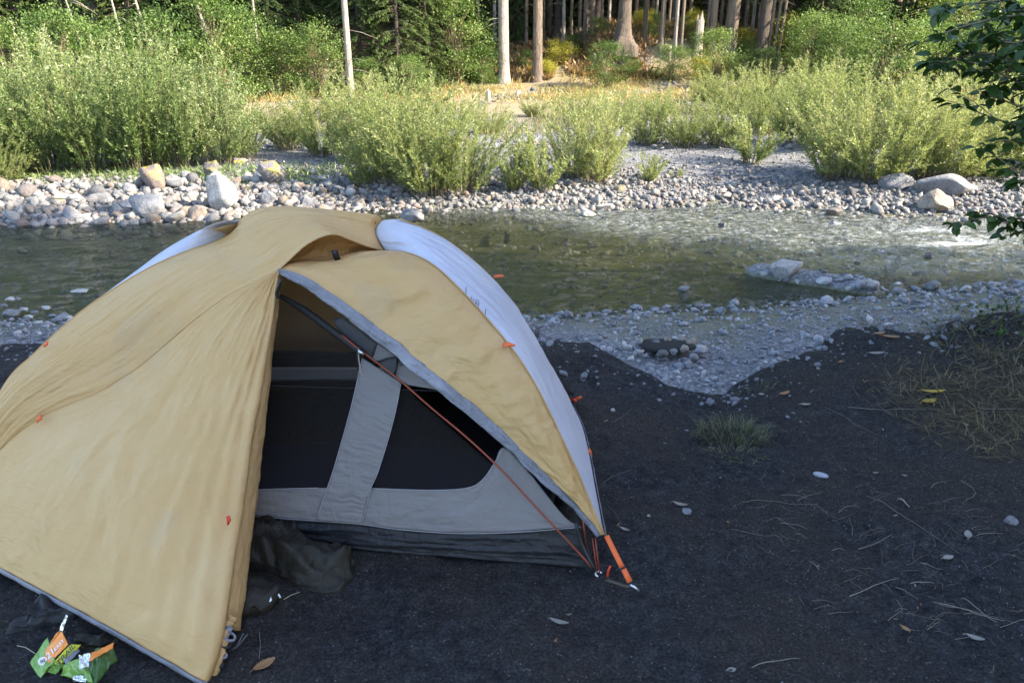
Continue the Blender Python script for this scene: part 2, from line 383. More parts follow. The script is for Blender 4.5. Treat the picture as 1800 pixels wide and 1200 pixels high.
vc = t.n('ShaderNodeSeparateColor', inp={0: vor.outputs['Color']}).outputs[0]
c_g = t.ramp(vc, [(0, (.13, .14, .16)), (.4, (.24, .26, .29)), (.7, (.18, .18, .19)), (1, (.40, .41, .43))])
c_g = t.mix(t.ramp(vor.outputs['Distance'], [(.3, (0, 0, 0)), (.75, (.85, .85, .85))]), c_g, (.05, .052, .058))
c_g = t.mix(.35, c_g, t.ramp(n_l, [(.3, (.09, .10, .12)), (.7, (.42, .42, .43))]))
zz = t.n('ShaderNodeSeparateXYZ', inp={0: co}).outputs[2]
wet = t.ramp(zz, [(0, (0, 0, 0)), (1, (1, 1, 1))])
wetf = t.math('SUBTRACT', 1, t.math('MULTIPLY_ADD', zz, 14, 17.6, clamp=True))   # below about -1.22
c_w = t.mix(t.noise(co, 5, 5, .7), (.10, .105, .06), (.24, .23, .14))
c_w = t.mix(.5, c_w, c_g, 'MULTIPLY'); c_w = t.mix(.6, c_w, t.mix(t.noise(co, 3, 3), (.12, .13, .065), (.25, .24, .135)))
c_g = t.mix(wetf, c_g, c_w)
c_d = t.ramp(n_m, [(.3, (.18, .15, .08)), (.5, (.29, .24, .145)), (.7, (.33, .31, .27))])
c_l = t.ramp(n_m, [(.3, (.07, .045, .025)), (.6, (.20, .12, .06)), (.75, (.12, .12, .04))])
c = t.mix(sep.outputs[1], c_g, c_d); c = t.mix(sep.outputs[2], c, c_l); c = t.mix(sep.outputs[0], c, c_s)
t.l(c, b.inputs['Base Color']); b.inputs['Roughness'].default_value = .92; b.inputs['Specular IOR Level'].default_value = .2
inv = t.math('SUBTRACT', 1, vor.outputs['Distance']); inv = t.math('MULTIPLY', inv, t.math('SUBTRACT', 1, sep.outputs[0]))
nr = t.bump(inv, .7, .02); nr = t.bump(t.noise(co, 70, 5, .75), .8, .012, nr); nr = t.bump(n_m, .9, .025, nr); nr = t.bump(n_f, .9, .005, nr); t.l(nr, b.inputs['Normal'])
me = mk_mesh('ground', np.stack([X, Y, H], -1).reshape(-1, 3), grid_faces(len(xs), len(ys)), m, True, {'zone': zone, 'neargrass': ngrass.ravel()})
tag(link('ground', me), kind='structure')

# ------------------------------------------------------------------ water
WZ = -1.25
wx = np.concatenate([np.arange(-80, -14, 4), np.arange(-14, 14, .05), np.arange(14, 81, 4)]); wy = np.concatenate([np.arange(7.0, 14.4, .035)])
X, Y = np.meshgrid(wx, wy, indexing='ij')
rif = sstep(1.0, 4.5, X + 1.3 * (Y - 10.5) + 1.2 * fbm(X * .6, Y * .9, 3, 71)) * sstep(8.9, 10.2, Y + .5 * fbm(X, Y, 2, 72))
wav = (.012 + .05 * rif) * fbm(X * 2.6, Y * 7.0, 3, 73) + .004 * fbm(X * 8, Y * 17, 2, 74)
fo = np.exp(-(((X - 6.1) / .75) ** 2 + ((Y - 11.0 - .12 * (X - 6)) / .22) ** 2)) * .75 + .35 * np.exp(-(((X - 6.6) / 1.6) ** 2 + ((Y - 11.7) / .5) ** 2)) + .40 * rif * sstep(2.4, 5.0, X) * sstep(-.25, .3, fbm(X * 1.2, Y * 3, 3, 78))  # foam patch, plus broad pale flecks in place of reflected sky
m, nt, b = new_mat('river_water'); t = NT(nt); co = t.coord()
ra0 = 0; w1 = t.noise(t.vscale(co, (1, 2.4, 1)), 5.5, 4, .6, .6); w2 = t.noise(t.vscale(co, (1, 2.0, 1)), 17, 3, .6, .3); w3 = t.noise(t.vscale(co, (1, 1.6, 1)), 48, 2, .5)
ra = t.attr('riffle')
nr = t.bump(w1, t.math('MULTIPLY_ADD', ra, .60, .40), .17); nr = t.bump(w2, t.math('MULTIPLY_ADD', ra, .5, .5), .085, nr); nr = t.bump(w3, t.math('MULTIPLY_ADD', ra, .5, .5), .018, nr)
gl = t.n('ShaderNodeBsdfGlossy', inp={'Roughness': .06, 'Normal': nr}); gl.inputs['Color'].default_value = (1, 1, 1, 1)
tr = t.n('ShaderNodeBsdfTransparent'); tr.inputs['Color'].default_value = (.80, .84, .66, 1)
fr = t.n('ShaderNodeFresnel', inp={'IOR': 1.33, 'Normal': nr})
mx = t.n('ShaderNodeMixShader', inp={0: fr.outputs[0], 1: tr.outputs[0], 2: gl.outputs[0]})
df = t.n('ShaderNodeBsdfDiffuse'); df.inputs['Color'].default_value = (.60, .66, .68, 1)
fn = t.noise(t.vscale(co, (1, 2.2, 1)), 7, 6, .72, 1.0)
fm = t.math('MULTIPLY', t.math('SUBTRACT', t.math('ADD', fn, t.math('MULTIPLY', t.attr('foam'), .5)), .80), 4, clamp=True); fm = t.math('MULTIPLY', fm, .8); fm = t.math('MAXIMUM', fm, t.math('MULTIPLY', t.math('MULTIPLY', ra, t.ramp(t.noise(t.vscale(co, (1, 3.2, 1)), 9, 5, .75, .8), [(.50, (.06, .06, .06)), (.60, (.5, .5, .5)), (.70, (1, 1, 1))])), .55))  # foam, plus diffuse flecks painting sky reflection onto the riffle
mx2 = t.n('ShaderNodeMixShader', inp={0: fm, 1: mx.outputs[0], 2: df.outputs[0]}); t.l(mx2.outputs[0], nt.nodes['Material Output'].inputs[0])
me = mk_mesh('water', np.stack([X, Y, WZ + wav], -1).reshape(-1, 3), grid_faces(len(wx), len(wy)), m, True, {'riffle': rif.ravel(), 'foam': fo.ravel()})
tag(link('water', me), kind='structure')

# ------------------------------------------------------------------ rocks
def ico(sub):
    import bmesh
    bm = bmesh.new(); bmesh.ops.create_icosphere(bm, subdivisions=sub, radius=1)
    V = np.array([v.co[:] for v in bm.verts]); Fc = np.array([[v.index for v in f.verts] for f in bm.faces]); bm.free(); return V, Fc
def rock_shape(sub, seed, ang=.3, flat=.65):
    V, Fc = ico(sub); r = np.random.default_rng(seed); V = V.copy()
    for k in range(14):                                   # chop with planes -> facets
        n = r.normal(size=3); n /= np.linalg.norm(n); dd = r.uniform(.55, .9)
        p = V @ n; ex = np.maximum(p - dd, 0); V -= (ex * (.95))[:, None] * n
    off = r.uniform(0, 50, 3)
    for i, v in enumerate(V):
        f = noise.noise(Vector(v * 1.3 + off)) * ang + noise.noise(Vector(v * 3.7 + off)) * ang * .3 + (noise.noise(Vector(v * 9 + off)) * ang * .1 if sub > 3 else 0)
        V[i] = v * (1 + f)
    if sub > 1:
        for k in range(8):
            n = r.normal(size=3); n /= np.linalg.norm(n); dd = np.quantile(V @ n, r.uniform(.82, .94)); p = V @ n; V -= (np.maximum(p - dd, 0) * .9)[:, None] * n
    V *= np.array([1, r.uniform(.65, .9), flat * r.uniform(.8, 1.2)]); return V, Fc
SM = [rock_shape(1, s, .5, .6) for s in range(12)]
MD = [rock_shape(2, 20 + s, .4, .7) for s in range(10)]
def rot_mats(n, tilt=.5):
    a = rng.uniform(0, 2 * np.pi, n); b_ = rng.normal(0, tilt, n); c_ = rng.normal(0, tilt, n)
    ca, sa, cb, sb, cc, sc = np.cos(a), np.sin(a), np.cos(b_), np.sin(b_), np.cos(c_), np.sin(c_)
    Rz = np.zeros((n, 3, 3)); Rz[:, 0, 0] = ca; Rz[:, 0, 1] = -sa; Rz[:, 1, 0] = sa; Rz[:, 1, 1] = ca; Rz[:, 2, 2] = 1
    Rx = np.zeros((n, 3, 3)); Rx[:, 0, 0] = 1; Rx[:, 1, 1] = cb; Rx[:, 1, 2] = -sb; Rx[:, 2, 1] = sb; Rx[:, 2, 2] = cb
    Ry = np.zeros((n, 3, 3)); Ry[:, 1, 1] = 1; Ry[:, 0, 0] = cc; Ry[:, 0, 2] = sc; Ry[:, 2, 0] = -sc; Ry[:, 2, 2] = cc
    return Rz @ Rx @ Ry
def scatter(name, shapes, P, size, mat, label_kind='stuff', tilt=.5, smooth=False, parent=None):
    P = np.asarray(P); n = len(P); Vs = []; Fs = []; Ts = []; base = 0
    which = rng.integers(0, len(shapes), n); Rm = rot_mats(n, tilt); tint = rng.random(n)
    for k, (V, Fc) in enumerate(shapes):
        idx = np.where(which == k)[0]
        if not len(idx): continue
        W = np.einsum('nij,vj->nvi', Rm[idx], V) * size[idx][:, None, None] + P[idx][:, None]
        nv = len(V); Vs.append(W.reshape(-1, 3)); Fs.append((Fc[None] + (np.arange(len(idx)) * nv)[:, None, None] + base).reshape(-1, Fc.shape[1]))
        Ts.append(np.repeat(tint[idx], nv)); base += nv * len(idx)
    me = mk_mesh(name, np.concatenate(Vs), np.concatenate(Fs), mat, smooth, {'tint': np.concatenate(Ts)})
    o = link(name, me, parent); o['kind'] = label_kind; return o
def fs_(x): return np.interp(x, FX, FY)
def ns_(x): return np.interp(x, NX, NY)
# near gravel bar
n = 26000; x = rng.uniform(-9, 9, n); y = rng.uniform(4.9, 9.6, n); z = terrain(x, y)
k = (y < ns_(x) + .5 + .3 * rng.random(n)) & (z < -.9) & (z > -1.5); x, y, z = x[k], y[k], z[k]
s = np.exp(rng.normal(np.log(.019), .55, len(x))).clip(.008, .08)
edge = np.exp(-((y - ns_(x)) / .35) ** 2); s = s * (1 + .9 * edge * rng.random(len(x)))
o = scatter('gravel', SM, np.stack([x, y, z + s * .15], 1), s, M['gravel'])
tag(o, 'fine blue grey gravel of the near river bar', 'gravel')
n = 2600; x = rng.uniform(-4, 5, n); dd = rng.normal(.15, .25, n); y = np.interp(x, LX, LY) + dd; z = terrain(x, y); s = np.exp(rng.normal(np.log(.010), .6, n)).clip(.004, .04)
o = scatter('bank_stones', SM, np.stack([x, y, z + s * .2], 1), s, M['rockgrey']); tag(o, 'small stones and crumbs along the edge of the sand bank', 'stones')
# far stony bank
n = 36000; x = rng.uniform(-13, 13, n); d = rng.gamma(1.5, 1.25, n) - .35; y = fs_(x) + d; z = terrain(x, y)
k = (y < 19) & (z > -1.55); x, y, z, d = x[k], y[k], z[k], d[k]
big = np.interp(x, [-9, -3, 0, 13], [1.0, .8, .62, .62]) * np.interp(d, [-.4, 1.2, 2.5, 5], [1, .9, .5, .35])
s = np.exp(rng.normal(np.log(.040), .7, len(x))).clip(.012, .17) * big
o = scatter('cobbles', SM, np.stack([x, y, z + s * .3], 1), s, M['rock'])
tag(o, 'small cobbles packed along the far river bank', 'cobbles')
# floodplain stones
n = 9000; x = rng.uniform(-16, 16, n); y = rng.uniform(17, 31, n); z = terrain(x, y); s = np.exp(rng.normal(np.log(.05), .5, n)).clip(.02, .16)
k = fbm(x * .5, y * .4, 3, 91) > -.02; o = scatter('floodplain_stones', SM, np.stack([x, y, z + s * .2], 1)[k], s[k], M['rock'])
tag(o, 'scattered pale stones on the flat behind the willows', 'stones')
# single cobbles: 240 of them
zones = [(-9, -5, 'at the left end of the far bank'), (-5, -2, 'on the far bank behind the tent'), (-2, 1.5, 'on the far bank below the middle willows'), (1.5, 5, 'on the far bank right of the middle willows'), (5, 9, 'on the far bank near the big driftwood rock')]
kinds = [('rock', 'mixed grey'), ('rockwhite', 'chalky pale'), ('rocktan', 'tan'), ('rockgrey', 'blue grey')]
cob_me = {}
for mk, _ in kinds:
    for q in range(5):
        V, Fc = MD[(q * 2 + len(mk)) % 10]; cob_me[mk, q] = mk_mesh('cobble', V, Fc, M[mk])
wts = [75, 60, 40, 30, 30]
for zi, (x0, x1, zn) in enumerate(zones):
    for q in range(wts[zi]):
        x = random.uniform(x0, x1); d = random.uniform(-.1, 2.0 if zi < 3 else 1.1); y = fs_(x) + d
        mk, kn = random.choice(kinds); s = random.uniform(.07, .17) * (1 if zi < 2 else .65)
        if random.random() < .15: s *= 1.45
        o = link('cobble', cob_me[mk, random.randrange(5)]); o.location = (x, y, Z(x, y) + s * .35)
        o.scale = (s * random.uniform(.9, 1.3), s, s * random.uniform(.8, 1.3)); o.rotation_euler = (random.gauss(0, .3), random.gauss(0, .3), random.uniform(0, 6.3))
        big_ = 'large' if s > .12 else 'small'
        tag(o, f'{big_} {kn} cobble {zn}', 'rock', f'{big_} {kn} cobbles {zn}')
bseed = [100]
def boulder(px, py, wpx, hfrac, mat, label, yoff=0, flat=.7, zc=.25, rz=None, ang=.3, wz=None, name='boulder'):
    p = hit(px, py) if wz is None else at_z(px, py, wz)
    hfrac *= 1.35
    depth = p[1] * math.cos(PITCH) + (CAM[2] - p[2]) * math.sin(PITCH)
    w = wpx / F * depth / 2
    bseed[0] += 1; V, Fc = rock_shape(4, bseed[0], ang, 1.0)
    V = V / np.abs(V[:, 0]).max() if wpx < 60 else np.sign(V) * np.abs(V / np.abs(V[:, 0]).max()) ** 1.0; V[:, 2] /= np.abs(V[:, 2]).max()
    o = link(name, mk_mesh(name, V * np.array([w, w * .85, w * hfrac]), Fc, M[mat]))
    o.location = (p[0], p[1] + w * .6, p[2] + w * hfrac * zc * 2); o.rotation_euler = (0, 0, 0 if rz is None else rz)
    return tag(o, label, 'rock')
B = boulder
B(385, 380, 62, .95, 'rockwhite', 'tall pale angular boulder standing at the water edge behind the tent', zc=.4, ang=.2)
B(262, 393, 76, .62, 'rockgrey', 'wide rough grey boulder at the water edge left of the pale pointed one', zc=.35)
B(345, 394, 44, .62, 'rocktan', 'low tan boulder at the waterline between two larger boulders', zc=.35)
B(270, 340, 60, .85, 'rockmoss', 'large boulder with yellow moss on top below the left willows', zc=.35)
B(226, 345, 30, .8, 'rockgrey', 'round grey boulder tucked left of the mossy boulder')
B(372, 312, 32, .95, 'rockmoss', 'bright yellow mossy pointed stone under the willows')
B(418, 292, 34, .4, 'rockmoss', 'flat yellow mossy stone right of the pointed mossy one')
B(478, 330, 50, .85, 'rockmoss', 'upright lichened boulder standing where the gravel opens', zc=.35)
B(225, 372, 30, .7, 'rock', 'grey stone just above the wide rough boulder')
B(125, 395, 40, .7, 'rockgrey', 'domed grey rock in the shallows at left')
B(100, 365, 46, .55, 'rockmoss', 'flat pale rock with a moss patch at far left')
B(135, 362, 36, .6, 'rockwhite', 'white wedge rock right of the flat moss patched rock')
B(170, 355, 40, .5, 'rocktan', 'flat tan slab above the left shallows')
B(50, 380, 30, .8, 'rocktan', 'reddish rock at the far left waterline')
B(205, 372, 26, .7, 'rocktan', 'small slanting tan rock left of the rough boulder')
B(300, 330, 40, .6, 'rock', 'speckled rock right of the mossy boulder')
B(330, 322, 34, .6, 'rockwhite', 'pale rock below the yellow pointed stone')
B(468, 362, 36, .75, 'rockgrey', 'grey rock directly above the tent roof')
B(540, 366, 38, .6, 'rockgrey', 'smooth oval grey rock above the tent roof')
B(450, 318, 26, .7, 'rock', 'rock resting left of the lichened boulder')
B(722, 390, 46, .5, 'rockgrey', 'smooth striped grey boulder lying in the water behind the tent', zc=.25, wz=WZ)
B(1034, 382, 28, .5, 'rockwhite', 'small white rock standing out of the river mid stream', wz=WZ)
B(1050, 362, 22, .9, 'rock', 'upright grey stone at the far waterline')
B(1062, 372, 40, .35, 'rockwhite', 'flat pale rock at the far waterline')
B(1090, 340, 26, .6, 'rockmoss', 'dark mossy stone by the far waterline')
B(770, 360, 24, .6, 'rock', 'brown rock beneath the middle willow')
B(700, 342, 34, .4, 'rock', 'flat rock left of the middle willow')
B(1410, 345, 28, .7, 'rock', 'rounded tan grey rock in front of the right willow')
B(1390, 345, 20, .6, 'rockgrey', 'dark stone left of the rounded tan grey rock')
B(1366, 356, 26, .4, 'rockwhite', 'flat white stone on the right far bank')
B(1577, 335, 60, .5, 'rockgrey', 'low grey boulder left of the long sloping boulder')
B(1676, 352, 125, .30, 'rockgrey', 'long sloping grey boulder on the right far bank', zc=.35, rz=-.1, ang=.2)
B(1650, 375, 60, .6, 'rocktan', 'rounded brown boulder in front of the long sloping boulder', zc=.3)
B(1610, 340, 26, .5, 'rockgrey', 'grey rock between the two long boulders')
B(1467, 380, 34, .4, 'rockdark', 'dark wet rock in the riffle near the far bank', wz=WZ)
B(1470, 398, 22, .4, 'rockgrey', 'small wet rock in the riffle below the dark wet rock', wz=WZ)
B(1272, 400, 18, .5, 'rockdark', 'small dark rock in mid river', wz=WZ)
B(1634, 455, 20, .6, 'rockdark', 'dark rock with foam on the right of the river', wz=WZ)
B(1507, 465, 12, .5, 'rockdark', 'tiny dark rock left of the foam', wz=WZ)
B(1386, 492, 62, .46, 'rockwhite', 'large pale dome rock at the tip of the stone spit', zc=.38, ang=.15)
B(1448, 505, 38, .45, 'rockwhite', 'pale rock on the stone spit right of the dome rock')
B(1343, 485, 16, .6, 'rockwhite', 'small white stone left of the dome rock')
B(1600, 505, 44, .5, 'rockgrey', 'smooth grey rock at the near water edge on the right')
B(1620, 500, 34, .7, 'rockdark', 'dark rock behind the smooth grey rock on the right')
B(1212, 534, 24, .8, 'rockwhite', 'rounded cream stone at the near water edge')
B(1204, 512, 24, .35, 'rockgrey', 'small wedge stone in the shallows behind the cream stone', wz=WZ)
B(1295, 527, 16, .5, 'rockgrey', 'little grey stone at the near water edge')
B(1355, 530, 22, .6, 'rockgrey', 'rough grey stone at the near water edge below the dome rock')
B(1388, 523, 12, .7, 'rockgrey', 'small upright stone in the shallows below the spit')
for i, (px, py, w) in enumerate([(1480, 510, 26), (1500, 515, 30), (1530, 510, 34), (1555, 518, 24), (1580, 512, 28), (1640, 512, 34), (1655, 500, 22), (1700, 514, 24), (1775, 520, 26), (1745, 508, 18), (1405, 500, 14), (1425, 502, 14)]):
    B(px, py, w, .5, ['rockgrey', 'rockwhite', 'rock'][i % 3], 'cobble along the near water edge on the right', name='cobble')['group'] = 'cobbles along the near water edge on the right'
for i, (px, py, w) in enumerate([(12, 556, 34), (38, 548, 20), (60, 552, 16), (78, 545, 20), (90, 558, 16), (14, 530, 20), (30, 528, 14), (62, 572, 20), (100, 565, 14), (120, 560, 14), (5, 540, 14), (48, 560, 18)]):
    B(px, py, w, .35, 'rockwhite' if i % 2 else 'rockgrey', 'pale flat stone in the near shallows left of the tent', wz=WZ + .02, name='cobble')['group'] = 'pale stones in the near shallows left of the tent'
B(137, 517, 40, .12, 'rockwhite', 'long flat white stone just breaking the water left of the tent', wz=WZ)
# stones under the shallow water
n = 2600; x = rng.uniform(-9, 9, n); y = rng.uniform(7.8, 13.4, n); z = terrain(x, y); s = np.exp(rng.normal(np.log(.06), .45, n)).clip(.02, .13)
o = scatter('riverbed_stones', SM, np.stack([x, y, np.minimum(z, WZ - .02 - s * .55)], 1), s, M['rock'], smooth=True); tag(o, 'rounded stones lying under the shallow river water', 'stones')
# fire ring
fc = at_z(1170, 612, -1.13)
fr_e = empty('fire_ring', (fc[0], fc[1], Z(fc[0], fc[1])), 'ring of river stones round a burnt campfire on the gravel bar', 'fire ring')
V, Fc = ico(3); V = V * np.array([.27, .17, .025]) * (1 + .1 * np.sin(V[:, :1] * 9)); part('ash_bed', V + fc + np.array([0, .02, .02]), Fc, M['charcoal'], fr_e)
for px, py, w, mt in [(1105, 616, 26, 'rockwhite'), (1125, 622, 34, 'rockwhite'), (1130, 608, 24, 'rockwhite'), (1150, 603, 22, 'rockgrey'), (1172, 600, 30, 'rocktan'), (1195, 601, 26, 'rocktan'), (1212, 603, 26, 'rocktan'), (1232, 612, 34, 'rockwhite'), (1212, 620, 22, 'rocktan'), (1236, 622, 26, 'rockgrey'), (1212, 632, 28, 'rockgrey'), (1160, 628, 36, 'rockdark'), (1185, 622, 26, 'rockgrey'), (1140, 635, 20, 'rockgrey'), (1118, 632, 18, 'rockwhite')]:
    px += random.gauss(0, 5); py += random.gauss(0, 2.5); w *= random.uniform(.7, 1.25); p = at_z(px, py, -1.12); V, Fc = MD[random.randrange(10)]; w_ = w / F * 7.4 / 2
    V = (V * w_) @ np.array(Euler((0, 0, random.uniform(0, 6))).to_matrix()).T
    part('ring_stone', V + p + np.array([0, 0, w_ * .3]), Fc, M[mt], fr_e)
# stones by the terrace
for px, py, w, mt, lb in [(1404, 611, 14, 'rockgrey', 'grey pebble at the foot of the sand bank'), (1422, 613, 18, 'rockgrey', 'oval grey pebble at the foot of the sand bank, middle of three'), (1440, 609, 20, 'rockgrey', 'larger grey pebble at the foot of the sand bank, right of three'), (1550, 650, 34, 'rockgrey', None)]:
    if lb: B(px, py, w, .5, mt, lb, name='pebble')

# ------------------------------------------------------------------ foliage builders
def leaves_mesh(name, C_, A, Wd, L, W, tint, mat, fold=.25):
    """diamond leaves: centre base C_, axis A, side Wd"""
    n = len(C_); A = A / (np.linalg.norm(A, axis=1)[:, None] + 1e-9); Sd = np.cross(A, Wd); Sd /= np.linalg.norm(Sd, axis=1)[:, None] + 1e-9
    N_ = np.cross(Sd, A)
    L = L[:, None]; W = W[:, None]
    v0 = C_; v1 = C_ + A * L * .45 + Sd * W * .5 + N_ * W * fold; v2 = C_ + A * L; v3 = C_ + A * L * .45 - Sd * W * .5 + N_ * W * fold
    V = np.stack([v0, v1, v2, v3], 1).reshape(-1, 3); b_ = np.arange(n)[:, None] * 4
    Fc = (np.concatenate([b_, b_ + 1, b_ + 2, b_ + 3], 1))
    return mk_mesh(name, V, Fc, mat, False, {'tint': np.repeat(tint, 4)})
def rnd_dir(n): v = rng.normal(size=(n, 3)); return v / np.linalg.norm(v, axis=1)[:, None]
def willow_mesh(mat, seed, nst=70, h=1.8, spread=.8, lpm=85, ll=.058, lw=.017, base=.3):
    r = np.random.default_rng(seed); C_ = []; A = []; T_ = []; mb = MB()
    for i in range(nst):
        a = r.uniform(0, 6.283); rb = base * math.sqrt(r.random()); out = r.uniform(.05, 1) ** .8 * spread; hh = h * r.uniform(.4, 1.12) * (1 - .3 * (out / spread) ** 2)
        t_ = np.linspace(0, 1, 9); bend = r.normal(0, .08, 2)
        P = np.stack([rb * math.cos(a) + out * math.cos(a) * t_ ** 1.5 + bend[0] * t_ ** 2, rb * math.sin(a) + out * math.sin(a) * t_ ** 1.5 + bend[1] * t_ ** 2, hh * t_ - .12 * hh * (out / spread) * t_ ** 3], 1)
        mb.tube(P, np.linspace(.007, .0015, 9), 3)
        segs = [(P, .12)]
        for q in range(5):
            k = r.integers(1, 7); d = rnd_dir(1)[0] * .6 + np.array([math.cos(a), math.sin(a), 1.4]); d /= np.linalg.norm(d); ln = r.uniform(.15, .42) * h / 1.8
            segs.append((P[k] + d * np.linspace(0, ln, 4)[:, None], 0))
        for Q, st in segs:
            ln = np.linalg.norm(np.diff(Q, axis=0), axis=1).sum(); m_ = int(ln * lpm)
            if m_ < 1: continue
            u = r.uniform(st, 1, m_) * (len(Q) - 1); k = np.minimum(u.astype(int), len(Q) - 2); f = (u - k)[:, None]
            pt = Q[k] * (1 - f) + Q[k + 1] * f; tg = Q[k + 1] - Q[k]; tg /= np.linalg.norm(tg, axis=1)[:, None]
            rd = r.normal(size=(m_, 3)); rd /= np.linalg.norm(rd, axis=1)[:, None]
            C_.append(pt); A.append(tg * .8 + rd * .75); T_.append(np.clip(.25 + .35 * pt[:, 2] / h + r.normal(0, .2, m_), 0, 1))  # leaf tint paler with height, painting brighter highlights at the top
    C_ = np.concatenate(C_); A = np.concatenate(A); T_ = np.concatenate(T_); n = len(C_)
    lm = leaves_mesh('foliage', C_, A, rnd_dir(n), ll * r.uniform(.6, 1.3, n), lw * r.uniform(.7, 1.3, n), T_, mat)
    V, Fc = mb.get(); return lm, mk_mesh('stems', V, Fc, M['stem'])
def bush_mesh(mat, seed, h=3, w=1.6, ncl=60, per=130, ll=.07, lw=.05, low=0.0, clr=.3):
    r = np.random.default_rng(seed); mb = MB(); C_ = []; A = []; T_ = []
    for i in range(ncl):
        a = r.uniform(0, 6.283); zz = r.uniform(low, 1); rr = w * (math.sin(math.pi * min(1, .18 + .78 * zz)) ** .6) * math.sqrt(r.uniform(.15, 1)) * (.8 + .4 * r.random())
        c = np.array([rr * math.cos(a), rr * math.sin(a), .25 + zz * (h - .3)])
        b0 = np.array([r.normal(0, .12), r.normal(0, .12), 0]); mid = (b0 + c) / 2 + np.array([0, 0, .15 * h]); mid[:2] *= .6
        mb.tube(resample([b0, mid, c], 6), np.linspace(.02, .004, 6), 4)
        m_ = int(per * r.uniform(.6, 1.3)); q = r.normal(size=(m_, 3)) * np.array([1, 1, .65]) * clr * r.uniform(.7, 1.3)
        C_.append(c + q); A.append(r.normal(size=(m_, 3)) + np.array([0, 0, .1])); T_.append(np.clip(r.uniform(.15, .75) + r.normal(0, .15, m_), 0, 1))
    C_ = np.concatenate(C_); C_[:, 2] = np.abs(C_[:, 2]) + .02; A = np.concatenate(A); T_ = np.concatenate(T_); n = len(C_)
    up = rnd_dir(n) * .7 + np.array([0, 0, 1.0])
    lm = leaves_mesh('foliage', C_, A, np.cross(A, up) * 0 + up, ll * r.uniform(.6, 1.3, n), lw * r.uniform(.7, 1.2, n), T_, mat)
    V, Fc = mb.get(); return lm, mk_mesh('stems', V, Fc, M['stem'])
def conifer_crown(seed, h=22, z0=4, rad=3.0, step=.55, nb=6, spl=.5, spw=.22, dens=9, mat=None, power=.8):
    r = np.random.default_rng(seed); C_ = []; A = []; L = []; W = []; T_ = []; mb = MB(); z = z0
    while z < h - .3:
        f = ((h - z) / (h - z0)) ** power
        for q in range(nb):
            a = r.uniform(0, 6.283); ln = rad * f * r.uniform(.55, 1.1) + .15; z_ = z + r.uniform(-step, step) / 2
            t_ = np.linspace(0, 1, 6); dz = ln * (.12 * t_ - .42 * t_ ** 2)
            P = np.stack([ln * t_ * math.cos(a), ln * t_ * math.sin(a), z_ + dz], 1)
            mb.tube(P, np.linspace(.03, .006, 6) * (ln / 3 + .2), 3)
            m_ = int(dens * ln / spl * .5) + 3; u = r.uniform(.1, 1, m_) ** .8 * 4.999; k = u.astype(int); ff = (u - k)[:, None]
            pt = P[k] * (1 - ff) + P[k + 1] * ff; sd = np.where(r.random(m_) < .5, -1, 1)
            out = np.array([math.cos(a), math.sin(a), 0]); tan = np.array([-math.sin(a), math.cos(a), 0])
            ax = out * r.uniform(.3, 1, m_)[:, None] + tan * (sd * r.uniform(.3, 1, m_))[:, None] + np.array([0, 0, -1]) * r.uniform(.1, .8, m_)[:, None]
            C_.append(pt); A.append(ax); L.append(spl * r.uniform(.5, 1.1, m_)); W.append(spw * r.uniform(.6, 1.1, m_)); T_.append(np.clip(r.uniform(.2, .7) + r.normal(0, .15, m_), 0, 1))
        z += step
    C_ = np.concatenate(C_); n = len(C_)
    # each spray becomes a fan of three narrow blades
    Cs = np.concatenate([C_] * 3); A0 = np.concatenate(A); A0 /= np.linalg.norm(A0, axis=1)[:, None]
    As = np.concatenate([A0, A0 + .5 * rnd_dir(n), A0 + .5 * rnd_dir(n)]); L = np.concatenate(L * 1); W = np.concatenate(W)
    lm = leaves_mesh('crown', Cs, As, rnd_dir(3 * n) * .4 + np.array([0, 0, 1.0]), np.concatenate([L, L * .8, L * .8]), np.concatenate([W, W * .7, W * .7]) * .6, np.concatenate([np.concatenate(T_)] * 3), mat or M['needle'], .1)
    V, Fc = mb.get(); return lm, mk_mesh('branches', V, Fc, M['barkdark'], False)
def trunk_mesh(mat, h, r0, seed, flare=.5, k=14, lean=(0, 0), taper=.75, dead=0):
    r = np.random.default_rng(seed); zs = np.array([-.4, 0, .08, .2, .4, .8, 1.6, 3, 5, h * .5, h * .8, h]); zs = np.unique(zs[zs <= h]); V = []
    for z in zs:
        rr = r0 * (1 - taper * max(z, 0) / h) * (1 + flare * math.exp(-max(z, 0) / .28))
        for j in range(k):
            a = 2 * math.pi * j / k; fl = 1 + .32 * flare * math.exp(-max(z, 0) / .3) * math.sin(a * 5 + seed) + .05 * math.sin(a * 3 + z)
            V.append((lean[0] * z / h + rr * fl * math.cos(a), lean[1] * z / h + rr * fl * math.sin(a), z))
    n = len(zs); Fc = [(i * k + j, i * k + (j + 1) % k, (i + 1) * k + (j + 1) % k, (i + 1) * k + j) for i in range(n - 1) for j in range(k)]
    Fc.append(tuple((n - 1) * k + j for j in range(k)))
    mb = MB(); mb.add(V, Fc)
    for q in range(dead):
        z = r.uniform(.9, 4.5); a = r.uniform(0, 6.28); ln = r.uniform(.3, 1.0); d = np.array([math.cos(a), math.sin(a), r.uniform(-.5, .2)])
        c = np.array([lean[0] * z / h, lean[1] * z / h, z]); mb.tube([c, c + d * ln * .5, c + d * ln + np.array([0, 0, -.1])], [.016, .01, .004], 3)
    V, Fc = mb.get(); return mk_mesh('trunk', V, Fc, mat)

def plant(name, meshes, loc, scale, rz, label, cat, group=None, names=('foliage', 'stems')):
    e = empty(name, loc, label, cat, group); e.rotation_euler = (0, 0, rz); e.scale = scale if hasattr(scale, '__len__') else (scale,) * 3
    for nm, me in zip(names, meshes):
        link(nm, me, e)
    return e

